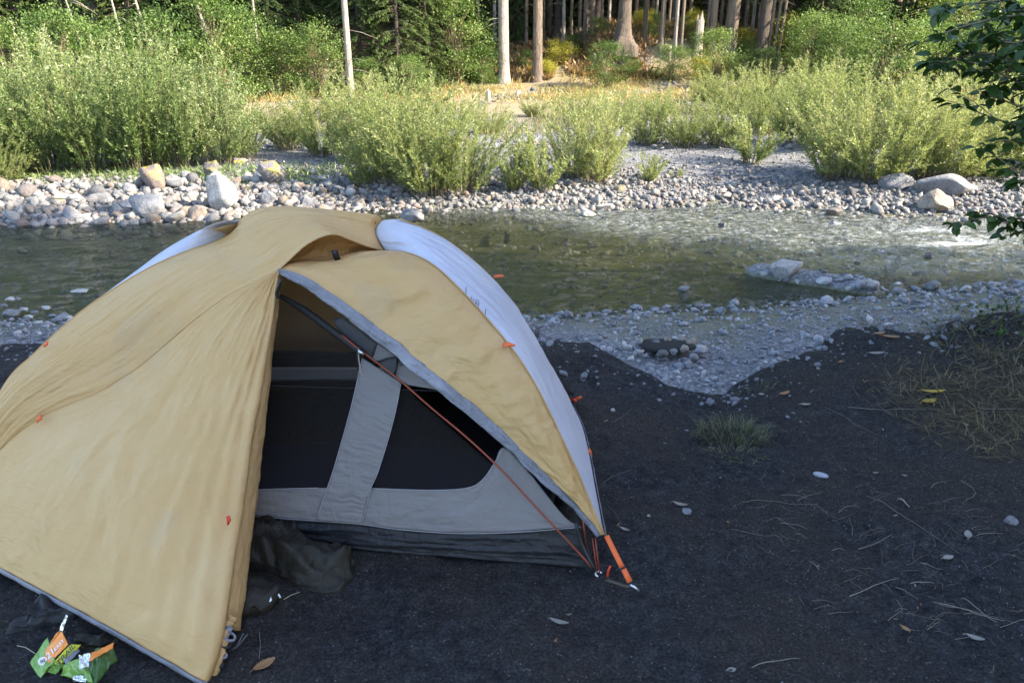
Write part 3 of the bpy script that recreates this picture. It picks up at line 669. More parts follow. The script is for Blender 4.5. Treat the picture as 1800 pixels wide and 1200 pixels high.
# willows
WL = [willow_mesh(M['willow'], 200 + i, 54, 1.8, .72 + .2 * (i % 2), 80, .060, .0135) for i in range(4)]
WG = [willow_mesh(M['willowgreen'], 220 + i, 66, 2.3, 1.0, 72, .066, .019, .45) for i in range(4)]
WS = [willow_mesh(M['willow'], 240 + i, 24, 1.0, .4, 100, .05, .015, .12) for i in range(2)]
def wil(px, py, hpx, lib, idx, label, wscale=1.0, h0=1.8, name='willow_shrub', dy=0):
    p = hit(px, py); p[1] += dy; p[2] = Z(p[0], p[1]); depth = p[1] * math.cos(PITCH) + (CAM[2] - p[2]) * math.sin(PITCH)
    s_ = hpx / F * depth / h0 * 1.07
    return plant(name, lib[idx % len(lib)], (p[0], p[1], p[2] - .03), (s_ * wscale, s_ * wscale, s_), random.uniform(0, 6.28), label, 'shrub', 'willow shrubs on the far bank' if 'willow' in name else None)
# left mass (green)
for i, (px, py, hp, lb, ws) in enumerate([
    (20, 300, 172, 'grey green willow at the left edge of the picture', 1.0),
    (95, 302, 206, 'tall dense willow second from the left edge', .95),
    (170, 298, 188, 'dense willow above the flat moss patched rock', 1.0),
    (245, 296, 202, 'dense green willow above the left boulders', 1.0),
    (320, 292, 180, 'leafy willow above the mossy boulder', .95),
    (385, 288, 163, 'willow near the right end of the left thicket', .9),
    (428, 280, 122, 'low yellowing willow closing the left thicket', .8),
    (60, 262, 188, 'willow in the second row behind the left edge', 1.1),
    (150, 258, 196, 'willow in the second row of the left thicket', 1.1),
    (270, 255, 188, 'willow in the second row above the boulders', 1.1),
    (360, 250, 160, 'willow at the back right of the left thicket', 1.0)]):
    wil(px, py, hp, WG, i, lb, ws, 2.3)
for i, (px, py, hp) in enumerate([(-70, 305, 200), (-150, 300, 210), (-110, 265, 220), (-230, 300, 200), (-210, 262, 200)]):
    wil(px, py, hp, WG, i, 'willow beyond the left edge of the picture', 1.1, 2.3)['group'] = 'willows beyond the left edge of the picture'
wil(-5, 325, 130, WL, 1, 'low yellow willow at the extreme left of the far bank', .9)
wil(30, 318, 60, WS, 1, 'tiny willow sprout at the foot of the left thicket', 1.1, 1.0)
# middle
for i, (px, py, hp, lib, lb, ws) in enumerate([
    (512, 262, 105, WL, 'round willow left of centre behind the gravel opening', 1.25),
    (570, 272, 125, WL, 'willow between the round one and the tall middle clump', 1.2),
    (638, 330, 110, WS, 'small separate yellow willow behind the tent roof', .95),
    (690, 322, 180, WL, 'tall willow at the left of the middle clump', 1.1),
    (752, 342, 195, WL, 'biggest willow of the middle clump', 1.05),
    (815, 340, 180, WL, 'drooping willow at the right of the middle clump', 1.1),
    (640, 285, 150, WL, 'willow behind the small separate yellow one', 1.2),
    (720, 275, 150, WL, 'willow at the back of the middle clump', 1.3),
    (905, 335, 110, WS, 'thin yellow willow sprig right of the middle clump', .8),
    (950, 336, 125, WS, 'upright yellow willow sprig beside the wide golden willow', .9),
    (1050, 318, 150, WL, 'wide golden green willow near the centre of the bank', 1.15),
    (1005, 310, 140, WL, 'willow tucked left of the wide golden one', 1.0),
    (1142, 318, 58, WS, 'knee high yellow willow on the cobbles', 1.3),
    (1190, 312, 20, WS, 'very small willow seedling on the cobbles', 1.6),
    (1135, 255, 95, WL, 'olive willow beyond the cobbles right of centre', 1.3),
    (1200, 258, 95, WL, 'olive willow in the row right of centre', 1.3),
    (1320, 288, 100, WS, 'fan shaped willow standing alone on the gravel', 1.2),
    (1262, 258, 100, WL, 'willow behind the fan shaped one on its left', 1.2),
    (1395, 250, 110, WL, 'shaded willow between the fan shaped one and the right thicket', 1.1),
    (1340, 235, 100, WL, 'distant willow behind the fan shaped one', 1.3),
    (1470, 316, 170, WL, 'large willow at the left front of the right thicket', 1.15),
    (1540, 318, 175, WL, 'bushy willow second in the right thicket', 1.15),
    (1610, 314, 170, WL, 'willow in the middle of the right thicket', 1.15),
    (1680, 312, 165, WL, 'willow above the long sloping boulder', 1.15),
    (1750, 300, 150, WL, 'willow at the right end of the right thicket', 1.15),
    (1815, 300, 150, WL, 'willow cut by the right edge of the picture', 1.1),
    (1440, 262, 150, WL, 'willow in the back row at the left of the right thicket', 1.2),
    (1520, 258, 150, WL, 'willow in the back row of the right thicket', 1.3),
    (1620, 255, 150, WL, 'willow in the back row behind the long boulder', 1.3),
    (1720, 255, 140, WL, 'willow in the back row near the right edge', 1.3),
    (1690, 312, 50, WS, 'low golden sprig above the long sloping boulder', 1.5),
    (1740, 312, 60, WS, 'low golden sprig right of the long sloping boulder', 1.5)]):
    wil(px, py, hp, lib, i, lb, ws, 1.0 if lib is WS else 1.8)
# farther small willows on the flat
for i, (px, py, hp, lb) in enumerate([(860, 235, 60, 'pale low willow on the flat behind the middle clump'), (800, 228, 60, 'low willow on the flat left of the pale stones'), (1080, 225, 70, 'low willow on the flat behind the golden willow'), (1020, 215, 60, 'faint low willow on the flat at centre'), (1160, 210, 60, 'faint low willow on the flat below the cut bank'), (1290, 200, 85, 'feathery willow at the foot of the forest slope'), (1430, 200, 95, 'tall feathery willow at the foot of the dark trunks'), (1240, 180, 55, 'small bright willow under the cut bank'), (940, 205, 40, 'tiny willow on the flat near the white stones'), (560, 215, 70, 'willow on the flat right of the pale gravel'), (650, 205, 70, 'willow on the flat below the dark firs'), (1350, 190, 80, 'willow on the flat below the big leaning trunk')]):
    wil(px, py, hp, WL, i, lb, 1.6)

# alder bushes and young trees on the forest edge
AL = [bush_mesh(M['alder'], 300 + i, 3.2, 1.3, 62, 120, .085, .055, 0, .24) for i in range(4)]
AY = [bush_mesh(M['brightleaf'], 310 + i, 2.4, 1.2, 50, 110, .085, .06, 0, .28) for i in range(1)]
AD = [bush_mesh(M['needle'], 320 + i, 3, 1.7, 60, 130, .12, .07, 0, .35) for i in range(2)]
def bush(px, Y, hpx, lib, i, label, ws=1.0, h0=3.2, name='alder_bush', group='alder bushes along the forest edge', top=None):
    x = (px - 900) / F * (Y * math.cos(PITCH) + 1.5 * math.sin(PITCH)); z = Z(x, Y); depth = Y * math.cos(PITCH) + (CAM[2] - z) * math.sin(PITCH)
    s_ = hpx / F * depth / h0
    return plant(name, lib[i % len(lib)], (x, Y, z - .05), (s_ * ws, s_ * ws, s_), random.uniform(0, 6.28), label, 'bush', group)
for i, (px, Y, hp, lb, ws) in enumerate([
    (20, 20, 185, 'bright yellow green alder at the top left corner', 1.0),
    (110, 21, 190, 'tall alder behind the left willow thicket', .95),
    (190, 24, 150, 'alder behind the left thicket under the dark forest', 1.1),
    (290, 25, 170, 'broad alder with a thin white trunk beside it', 1.0),
    (380, 26, 180, 'bright alder crown reaching the top of the picture', 1.0),
    (440, 28, 140, 'alder above the gravel opening', 1.0),
    (500, 28, 110, 'low alder right of the gravel opening', 1.2),
    (560, 28, 130, 'alder left of the tall pale sapling', .95),
    (640, 28, 65, 'low alder under the dark firs', 1.3),
    (720, 28, 70, 'low alder right of the dark fir', 1.3),
    (800, 31, 150, 'sunlit alder left of the pale straight trunk', 1.0),
    (838, 31.5, 100, 'alder touching the pale straight trunk', .9),
    (850, 31, 60, 'small alder at the foot of the pale straight trunk', 1.2),
    (1065, 30, 75, 'round light green bush under the cut bank', 1.3),
    (1180, 31.5, 60, 'yellow green bush on the sandy slope', 1.4),
    (1225, 33, 40, 'dark green little bush beside the broken snag', 1.1),
    (1260, 30, 95, 'alder below the two slanting trunks', 1.2),
    (1420, 29, 130, 'light alder left of the big round alder', 1.0),
    (1480, 28, 130, 'alder joined to the big round alder', 1.1),
    (1555, 26, 150, 'big round grey green alder on the right', 1.35),
    (1500, 31, 150, 'alder behind the big round one', 1.0),
    (1640, 27, 130, 'alder right of the big round one', 1.2),
    (1760, 27, 150, 'alder behind the overhanging leaves at right', 1.3),
    (1700, 30, 180, 'tall alder at the right edge of the forest', 1.2),
    (1830, 24, 170, 'alder beyond the right edge of the bank', 1.2)]):
    bush(px, Y, hp, AL, i, lb, ws)
for i, (px, Y, hp, lb) in enumerate([(1690, 33, 175, 'glowing yellow tree behind the leaves at the upper right'), (1790, 30, 95, 'yellow bush behind the right willow thicket'), (1380, 33, 80, 'yellow sunlit sapling right of the dark thick trunk'), (1215, 35, 45, 'yellow fern patch behind the broken snag'), (1255, 34.5, 40, 'yellow bush beside the two slanting trunks')]):
    bush(px, Y, hp, AY, i, lb, .8, 2.4, 'yellow_bush', 'yellow bushes at the forest edge')
# young firs with branches to the ground
YF = [conifer_crown(340 + i, 9, .3, 2.1, .22, 7, .22, .09, 12, M['needlelit']) for i in range(3)]
yf_tr = [trunk_mesh(M['barkdark'], 9, .13, 5 + i) for i in range(3)]
def fir(px, Y, sc, i, label):
    x = (px - 900) / F * (Y * math.cos(PITCH) + .6); e = empty('young_fir', (x, Y, Z(x, Y) - .1), label, 'tree', 'young firs at the forest edge')
    e.scale = (sc,) * 3; e.rotation_euler = (0, 0, random.uniform(0, 6.28)); link('crown', YF[i % 3][0], e); link('branches', YF[i % 3][1], e); link('trunk', yf_tr[i % 3], e)
for i, (px, Y, sc, lb) in enumerate([(700, 29, .75, 'drooping dark fir left of centre'), (635, 29.5, .7, 'dark fir behind the pale sapling'), (750, 30.5, .7, 'fir between the drooping fir and the pale trunk'), (480, 32, .9, 'dark fir above the gravel opening'), (530, 35, 1.0, 'fir behind the alders left of centre'), (380, 33, 1.0, 'dark fir behind the bright alder crown'), (240, 32, 1.0, 'dark fir at the upper left'), (120, 31, 1.0, 'dark fir behind the tall alder at left'), (10, 30, 1.0, 'dark fir at the top left corner'),
    (310, 36, 1.1, 'tall fir in the shade at upper left'), (1430, 33, .8, 'grey green fir right of the dark thick trunk'), (1480, 34, .9, 'fir behind the big round alder'), (1540, 36, 1.0, 'fir above the big round alder'), (1390, 36, .8, 'fir just right of the thick dark trunk'), (1620, 35, 1.0, 'fir left of the glowing yellow tree'), (1740, 34, 1.1, 'dark fir behind the overhanging leaves'), (1800, 32, 1.1, 'dark fir at the upper right corner'), (1020, 40, .7, 'fir deep among the bare trunks'), (1150, 42, .8, 'fir far behind the flared trunk'), (910, 37, .7, 'fir between the pale trunk and the half lit trunk')]):
    fir(px, Y, sc, i, lb)
for i, (px, Y, sc) in enumerate([(990, 39.5, .7), (1060, 41, .8), (1120, 40, .75), (1175, 41, .7), (1235, 40, .75), (1300, 39, .7), (1350, 40, .8), (930, 40, .75), (1095, 43, .9), (1205, 43, .9)]):
    fir(px, Y, sc, i, 'shaded young fir far back between the bare trunks')
for i, (px, Y, hp) in enumerate([(985, 33.5, 40), (1010, 35, 34), (1050, 34.5, 36), (1130, 35, 34), (1150, 33.8, 40), (1200, 34.5, 30), (1300, 34, 46), (1320, 33, 44), (1345, 32, 50), (960, 32, 30), (925, 33, 34), (1110, 32, 34), (1240, 31.5, 46)]):
    bush(px, Y, hp, AL if i % 3 else AY, i, 'small sunlit bush growing between the trunks on the slope', 1.3, 3.2 if i % 3 else 2.4, 'slope_bush', 'small bushes on the slope between the trunks')
# tall conifers
TC = [conifer_crown(360 + i, 24, 8.5, 3.3, .6, 6, .75, .3, 9) for i in range(3)]
trunks = {}
def tall(px, py, wpx, mat, label, lean=0, dead=6, crown=True, h=24, name='conifer', flare=.5, group=None, Y=None, tap=.8):
    if Y is None:
        p = hit(px, py)
    else:
        x = (px - 900) / F * (Y * math.cos(PITCH) + .5); p = np.array([x, Y, Z(x, Y)])
    depth = p[1] * math.cos(PITCH) + (CAM[2] - p[2]) * math.sin(PITCH); r0 = wpx / F * depth / 2
    e = empty(name, (p[0], p[1], Z(p[0], p[1])), label, 'tree', group)
    link('trunk', trunk_mesh(M[mat], h, r0, random.randrange(1000), flare, 16, (lean, 0), tap, dead), e)
    if crown:
        i = random.randrange(3)
        for nm, me in zip(('crown', 'branches'), TC[i]):
            o = link(nm, me, e); o.rotation_euler = (0, 0, random.uniform(0, 6.28)); o.location = (lean * .5, 0, 0); o.scale = (1, 1, h / 24)
for a in [
    (885, 147, 19, 'barkpale', 'straight pale trunk standing lit at the foot of the slope'),
    (944, 144, 17, 'bark', 'half lit trunk standing just right of the pale straight one'),
    (1095, 80, 23, 'bark', 'thick conifer with flared roots on top of the cut bank', 0, 4, True, 24, 'conifer', 1.3),
    (1279, 104, 24, 'bark', 'stout leaning trunk at the right end of the cut bank', .6, 3, True, 24, 'conifer', .6),
    (1334, 118, 21, 'barkdark', 'thick dark trunk right of the stout leaning one', .3, 8),
    (1028, 80, 9, 'bark', 'slim trunk left of the flared conifer, nearest to it'),
    (1040, 76, 8, 'bark', 'slim trunk left of the flared conifer, in a close pair'),
    (1018, 72, 6, 'bark', 'very slim trunk left of the pair beside the flared conifer'),
    (980, 66, 14, 'barkdark', 'dark trunk with roots above the fern slope', .2, 6, True, 24, 'conifer', 1.0),
    (966, 60, 9, 'bark', 'brown trunk behind the half lit trunk'),
    (905, 60, 7, 'bark', 'thin trunk behind the pale straight one', .2),
    (1132, 78, 8, 'barkdark', 'dark slim trunk right of the flared conifer'),
    (1162, 84, 9, 'bark', 'light brown trunk between the flared conifer and the broken snag'),
    (1186, 92, 7, 'barkpale', 'pale slim trunk left of the broken snag'),
    (1196, 94, 6, 'bark', 'thin trunk touching the pale slim one by the snag'),
    (1249, 94, 13, 'bark', 'brown trunk just left of the stout leaning one'),
    (1346, 117, 6, 'bark', 'first thin trunk right of the thick dark one', .7),
    (1356, 119, 6, 'bark', 'second thin trunk right of the thick dark one', .8),
    (1365, 121, 5, 'bark', 'third thin trunk right of the thick dark one', .8),
    (1590, 66, 9, 'barkpale', 'leaning birch like trunk above the big round alder', .8, 2, False, 12),
    (1602, 60, 7, 'barkpale', 'thinner birch like trunk beside the leaning one', .8, 2, False, 12)]:
    tall(*a)
for i, (px, Y_, w) in enumerate([(990, 36, 6), (1003, 37, 5), (1055, 36.5, 5), (1068, 37, 6), (1115, 36, 5), (1143, 37, 6), (1150, 36, 4), (1172, 36.5, 5), (1208, 36, 6), (1240, 37, 5), (1262, 36.5, 6), (1305, 36, 7), (1318, 37, 6), (1380, 36, 6), (1400, 37, 7), (1450, 37, 6), (925, 36, 6), (955, 37, 5), (870, 36.5, 6), (842, 36, 5)]):
    tall(px, 0, w, 'bark' if i % 3 else 'barkpale', 'slim bare conifer trunk among the larger trunks on the lit slope', random.uniform(-.2, .4), 5, True, 24, 'conifer', .3, 'slim bare trunks on the lit slope', Y_)
tall(613, 120, 12, 'barkpale', 'pale brown sapling trunk rising above the left alders', 0, 8, False, 14, 'sapling', .3, None, 27)
for px, Y, w, lb, ln in [(165, 25, 4, 'thin white trunk at the upper left', -.5), (235, 27, 4, 'thin pale trunk above the left thicket', -.4), (287, 26, 5, 'thin slanting trunk among the left alders', -.6), (392, 28, 6, 'slanting white trunk by the bright alder crown', -.7), (456, 29, 5, 'upright thin trunk above the gravel opening', 0), (1440, 38, 6, 'thin pole trunk behind the grey green fir', .2), (1548, 38, 5, 'thin pole trunk above the big round alder', .2)]:
    tall(px, 0, w, 'barkpale', lb, ln * 3, 3, False, 10, 'sapling', .2, None, Y)
# broken snag and stumps
def stump(px, py, wpx, hpx, mat, label, seed=0, Y=None):
    p = hit(px, py); depth = p[1] * math.cos(PITCH) + (CAM[2] - p[2]) * math.sin(PITCH); r0 = wpx / F * depth / 2; h = hpx / F * depth
    r = np.random.default_rng(seed); k = 18; V = []
    zs = [-.2, 0, h * .15, h * .4, h * .7, h * .9]
    for z in zs:
        for j in range(k):
            a = 2 * math.pi * j / k; rr = r0 * (1 + .4 * math.exp(-max(z, 0) / .15)) * (1 + .1 * math.sin(3 * a + seed)); V.append((rr * math.cos(a), rr * math.sin(a), z))
    for j in range(k):
        a = 2 * math.pi * j / k; V.append((r0 * .6 * math.cos(a), r0 * .6 * math.sin(a), h * r.uniform(.75, 1.2)))
    n = 7; Fc = [(i * k + j, i * k + (j + 1) % k, (i + 1) * k + (j + 1) % k, (i + 1) * k + j) for i in range(n - 1) for j in range(k)]
    V.append((0, 0, h * .7)); Fc += [((n - 1) * k + j, (n - 1) * k + (j + 1) % k, n * k) for j in range(k)]
    o = link('stump', mk_mesh('stump', V, Fc, M[mat], False)); o.location = (p[0], p[1], Z(p[0], p[1])); tag(o, label, 'stump')
stump(1226, 96, 13, 60, 'barkpale', 'broken white snag standing between the slim trunks', 3)
stump(1002, 105, 8, 26, 'barkpale', 'short grey stump at the top of the fern slope', 4)
stump(1044, 112, 5, 16, 'barkpale', 'little pale stump right of the short grey one', 5)
stump(858, 178, 8, 18, 'barkpale', 'weathered stub of driftwood at the foot of the slope', 6)
stump(1176, 100, 7, 16, 'barkpale', 'pale stump left of the broken snag', 7)
# deep forest
bg_tr = [trunk_mesh(M['bark'], 24, .2, 50 + i, .4, 10, (random.uniform(-.5, .5), 0), .8, 10) for i in range(4)]
bg_dk = [trunk_mesh(M['barkdark'], 24, .26, 60 + i, .4, 10, (random.uniform(-.5, .5), 0), .8, 14) for i in range(3)]
cnt = 0
for i in range(190):
    Y_ = random.uniform(37, 62); x = random.uniform(-.75, .75) * Y_
    if 3.5 < x < 6 and Y_ < 37: continue
    e = empty('forest_conifer', (x, Y_, Z(x, Y_)), 'shaded conifer deep in the forest behind the front trunks', 'tree', 'conifers deep in the forest')
    sc = random.uniform(.6, 1.25); e.scale = (sc, sc, random.uniform(.85, 1.1)); e.rotation_euler = (0, 0, random.uniform(0, 6.28))
    link('trunk', random.choice(bg_tr + bg_dk), e); c = TC[i % 3]; link('crown', c[0], e); link('branches', c[1], e)
for i in range(70):
    Y_ = random.uniform(38, 58); x = random.uniform(-.75, .75) * Y_
    bush_ = plant('understory_bush', AD[i % 2], (x, Y_, Z(x, Y_) - .1), random.uniform(.6, 1.5), random.uniform(0, 6.28), 'dark evergreen bush in the shade of the deep forest', 'bush', 'understory bushes in the deep forest')
# crowns on both flanks of the river so that the light and the reflections are those of a forest clearing
for i in range(26):
    side = -1 if i % 2 else 1; Y_ = random.uniform(28, 50) if side < 0 else random.uniform(44, 60); x = side * random.uniform(.8, 1.5) * Y_
    e = empty('forest_conifer', (x, Y_, Z(x, Y_)), 'conifer beyond the side of the clearing', 'tree', 'conifers beyond the sides of the clearing'); e.scale = (1.1, 1.1, 1.05)
    link('trunk', bg_dk[i % 3], e); link('crown', TC[i % 3][0], e); link('branches', TC[i % 3][1], e)
# shade trees: behind and right of the campsite
SUNAZ = np.array([.968, -.25]); NRM = np.array([.25, .968])
SH = [conifer_crown(380 + i, 26, 2.0, 4.2, .5, 8, .9, .5, 13) for i in range(2)]
for row, s0 in enumerate((15, 21, 27)):
    for k in range(9):
        c = 8.4 - k * 2.9 - (row % 2) * 1.2; s_ = s0 + random.uniform(-1, 1)
        if row == 0 and c < -6: continue
        x, y = SUNAZ * s_ + NRM * c
        if row == 0: pass
        e = empty('campsite_conifer', (x, y, Z(x, y) if y < 4 else Z(x, y)), 'tall dense conifer of the wood that shades the campsite', 'tree', 'conifers shading the campsite')
        e.rotation_euler = (0, 0, random.uniform(0, 6.28)); link('trunk', bg_dk[k % 3], e); link('crown', SH[k % 2][0], e); link('branches', SH[k % 2][1], e)

# dry ferns and grass on the forest slope
def blades(name, P, Lr, Wr, mat, lean=.5, tint=None, droop=.0, label='', cat='grass', kind='stuff'):
    n = len(P); A = rng.normal(0, lean, (n, 3)); A[:, 2] = 1; A /= np.linalg.norm(A, axis=1)[:, None]
    L = rng.uniform(*Lr, n); W = rng.uniform(*Wr, n); me = leaves_mesh(name, P, A, rnd_dir(n), L, W, rng.random(n), mat, .05)
    o = link(name, me); tag(o, label, cat, None, kind); return o
n = 26000; x = rng.uniform(-20, 20, n); y = rng.uniform(26, 36, n); z = terrain(x, y); k = fbm(x * .8, y * .8, 3, 95) > -.08
blades('slope_grass', np.stack([x, y, z], 1)[k], (.12, .34), (.02, .05), M['bankgrass'], .8, label='dry golden grass at the foot of the forest slope')
n = 30000; x = rng.uniform(-3, 15, n); y = rng.uniform(31.5, 38, n); z = terrain(x, y); k = (fbm(x * .7, y * .7, 3, 96) > -.16) & ~((x > 5.6) & (x < 7.2) & (y < 33.6))
blades('dry_ferns', np.stack([x, y, z], 1)[k], (.15, .45), (.05, .11), M['fern'], 1.0, label='orange brown dry ferns covering the slope under the trunks', cat='ferns')
n = 70000; x = rng.uniform(-16, 16, n); y = rng.uniform(17.0, 30, n); z = terrain(x, y); k = fbm(x * .6, y * .5, 3, 97) > -.12 + .006 * (y < 19) * 40
blades('flat_grass', np.stack([x, y, z], 1)[k], (.06, .30), (.010, .026), M['flatgrass'], .6, label='thin dry grass on the flat behind the willows')
# weeds at the foot of the left thicket
n = 2600; x = rng.uniform(-9, -3.3, n); y = rng.normal(14.6, .4, n); z = terrain(x, y)
blades('bank_weeds', np.stack([x, y, z], 1), (.05, .2), (.012, .03), M['willowgreen'], 1.0, label='green weeds at the foot of the left thicket', cat='weeds')


# ------------------------------------------------------------------ TENT
TC0 = np.array([-.855, 2.96, 0.0])
tent = empty('tent', TC0, 'gold and white dome tent pitched on black sand with its door open', 'tent')
FRc, HR = np.array([.304, 2.2]), np.array([-.507, 2.96])
BRc = np.array([.33, 3.49])
FLc, HL = np.array([-2.03, 2.38]), np.array([-1.2, 2.96])
BLc = np.array([-1.93, 3.68])
def curve_plane(pts, a, b): return np.array([on_plane(px, py, a, b) for px, py in pts])
def curve_y(pts): return np.array([at_y(*p) for p in pts])
def curve_ylin(pts, y0, y1):
    P = np.array(pts, float); d = np.r_[0, np.cumsum(np.linalg.norm(np.diff(P, axis=0), axis=1))]; d /= d[-1]
    return np.array([at_y(px, py, y0 + (y1 - y0) * t_) for (px, py), t_ in zip(pts, d)])
# front right arch (gold / white seam), top -> foot
FR = curve_plane([(676, 441), (720, 446), (760, 465), (800, 500), (850, 553), (900, 613), (935, 665), (965, 722), (990, 775), (1015, 828), (1040, 888), (1062, 939)], FRc, HR)
# back right arch (silhouette), top -> foot
BR = curve_plane([(704, 385), (740, 399), (782, 421), (825, 452), (865, 490), (900, 533), (925, 573), (950, 620), (975, 660), (996, 698)], BRc, np.array([-.46, 3.0]))
WT = np.vstack([FR[0], at_y(664, 420, 2.95), at_y(661, 402, 2.97), at_y(672, 388, 2.99), BR[0]])
hemR = np.vstack([FR[-1], at_y(1047, 860, 2.42), at_y(1035, 795, 2.72), at_y(1020, 740, 3.08), BR[-1]])
# front left arch: foot -> top
L0 = at_y(-115, 935, 2.33); L0b = np.array([-2.03, 2.40, .06])
FL = np.vstack([L0b, curve_plane([(0, 690), (60, 622), (130, 558), (200, 508), (270, 467), (330, 441), (380, 424), (412, 404)], FLc, HL), at_y(421, 387, 2.97)])
RIDGE = np.array([at_y(px, py, 2.965) for px, py in [(450, 368), (490, 362), (530, 364), (570, 367), (620, 372), (660, 378)]] + [WT[3]])
G = np.vstack([FL, RIDGE])
SEAM = np.vstack([L0, curve_ylin([(0, 790), (65, 737), (115, 712), (170, 690), (210, 666), (250, 640), (330, 572), (390, 527), (440, 499), (490, 474)], 2.40, 2.60)])
E0 = SEAM[-1]
HOOD = np.vstack([E0, curve_y([(506, 459, 2.62), (536, 432, 2.66), (566, 416, 2.69), (590, 412, 2.71), (612, 420, 2.75), (640, 431, 2.83)]), FR[0]])
Fc_ = np.vstack([SEAM, HOOD[1:]])
def wr(Gd, amp, su, sv, seed, ridge=True, pin=True, amp2=0, s2=30):
    """displace a cloth grid along its normals with elongated wrinkles"""
    nu, nv = Gd.shape[:2]; u = np.linspace(0, 1, nu)[:, None] * np.ones((1, nv)); v = np.linspace(0, 1, nv)[None] * np.ones((nu, 1))
    wx_ = .25 * fbm(u * 3, v * 3, 2, seed + 50)
    f = fbm(u * su + wx_ * su * .15, v * sv + wx_ * sv * .15, 4, seed)
    if ridge: f = .4 - np.abs(f) * 1.6
    d = amp * f + amp2 * fbm(u * s2 + 3 * wx_, v * s2, 3, seed + 9)
    if pin:
        e = np.minimum(np.minimum(u, 1 - u), np.minimum(v, 1 - v)); d = d * sstep(0, .06, e)
    return Gd + normals(Gd) * d[..., None]
def out_n(Gd):
    n = normals(Gd); c = Gd.mean((0, 1)) - (TC0 + np.array([0, 0, .3]));
    return n if (n.mean((0, 1)) @ c) > 0 else -n
def sheet(name, Gd, mat, parent, thick=.0015):
    nu, nv = Gd.shape[:2]; o = part(name, Gd.reshape(-1, 3), grid_faces(nu, nv), mat, parent)
    md = o.modifiers.new('thickness', 'SOLIDIFY'); md.thickness = thick; md.offset = -1; return o
# --- roof (gold) : seam -> arch and ridge
NU, NV = 220, 90
roof = coons(resample(Fc_, NU), resample(G, NU), np.linspace(0, 1, NV)[:, None] * (L0b - L0) + L0, resample(WT[:4], NV))
nn = out_n(roof); u = np.linspace(0, 1, NU)[:, None]; v = np.linspace(0, 1, NV)[None]
roof += nn * (.05 * np.sin(np.pi * v) ** 1 * np.sin(np.pi * np.clip(u, 0, 1)) * (1 - sstep(.62, .85, u)))[..., None]
roof = wr(roof, .008, 4, 10, 1, True, True, .0018, 34)
fly = empty('rain_fly', TC0, None, None); fly.location = (0, 0, 0); fly.parent = tent
def lp(name, V, Fc, mat, parent=None, smooth=True): return part(name, V, Fc, mat, parent or fly, smooth)
sheet('roof_panel', roof, M['gold'], fly)
# --- right gold panel below the vent
E1 = at_y(1054, 940, 2.185)
EDGE = np.vstack([E0, curve_ylin([(520, 483), (550, 497), (600, 531), (640, 560), (670, 583), (700, 605), (753, 648), (790, 680), (830, 712), (870, 748), (907, 782), (957, 832), (1006, 878), (1035, 912)], 2.575, 2.22), E1])
TOPA = np.vstack([E0, curve_y([(506, 463, 2.64), (540, 458, 2.70), (575, 457, 2.73), (600, 449, 2.76), (635, 441, 2.84)]), FR[0]])
pa = coons(resample(EDGE, 160), resample(FR, 160), resample(TOPA, 60), np.linspace(0, 1, 60)[:, None] * (FR[-1] - E1) + E1)
u = np.linspace(0, 1, 160)[:, None]; v = np.linspace(0, 1, 60)[None]
pa += out_n(pa) * (.035 * np.sin(np.pi * v) * np.sin(np.pi * u))[..., None]
pa = wr(pa, .014, 13, 1.4, 5, True, True, .0015, 24)
sheet('right_door_panel', pa, M['gold'], fly)
# piping on the seam
V, Fc = tube(resample(FR, 80) + np.array([0, -.004, .003]), .0028, 6); lp('piping', V, Fc, M['goldin'])
V, Fc = tube(resample(BR, 80), .0035, 6); lp('piping', V, Fc, M['goldin'])
V, Fc = tube(resample(FL, 80) + np.array([0, 0, .001]), .003, 6); lp('piping', V, Fc, M['goldin'])
V, Fc = tube(resample(SEAM, 120) + np.array([0, -.003, .002]), .0022, 6); lp('piping', V, Fc, M['gold'])
# --- white end panel
wp = coons(resample(FR, 130), resample(BR, 130), resample(WT, 50), resample(hemR, 50))
u = np.linspace(0, 1, 130)[:, None]; v = np.linspace(0, 1, 50)[None]
wp += np.array([.02, 0, .01]) * (np.sin(np.pi * v) * np.sin(np.pi * u))[..., None]
wp = wr(wp, .010, 3, 7, 11, True, True, .002, 26)
wpo = sheet('white_end_panel', wp, M['white'], fly); wpo['label'] = 'white end panel with a small printed mark'
# left white panel
BLt = at_y(419, 386, 2.99)
BL = np.vstack([[-1.93, 3.68, .06], [-1.86, 3.6, .34], curve_plane([(262, 470), (300, 437), (345, 408), (380, 393)], BLc, np.array([-1.2, 2.99])), BLt])
FLt = FL[:-1][::1]
wl = coons(resample(FL, 70), resample(BL, 70), np.linspace(0, 1, 30)[:, None] * (BL[0] - FL[0]) + FL[0], np.linspace(0, 1, 30)[:, None] * (BL[-1] - FL[-1]) + FL[-1])
wl += np.array([-.015, 0, .03]) * (sstep(.5, .8, np.linspace(0, 1, 70)) * (1 - sstep(.86, 1, np.linspace(0, 1, 70))))[:, None, None] * .5 * np.sin(np.pi * np.linspace(0, 1, 30))[None, :, None]
sheet('white_end_panel', wr(wl, .004, 2, 3, 14), M['white'], fly)
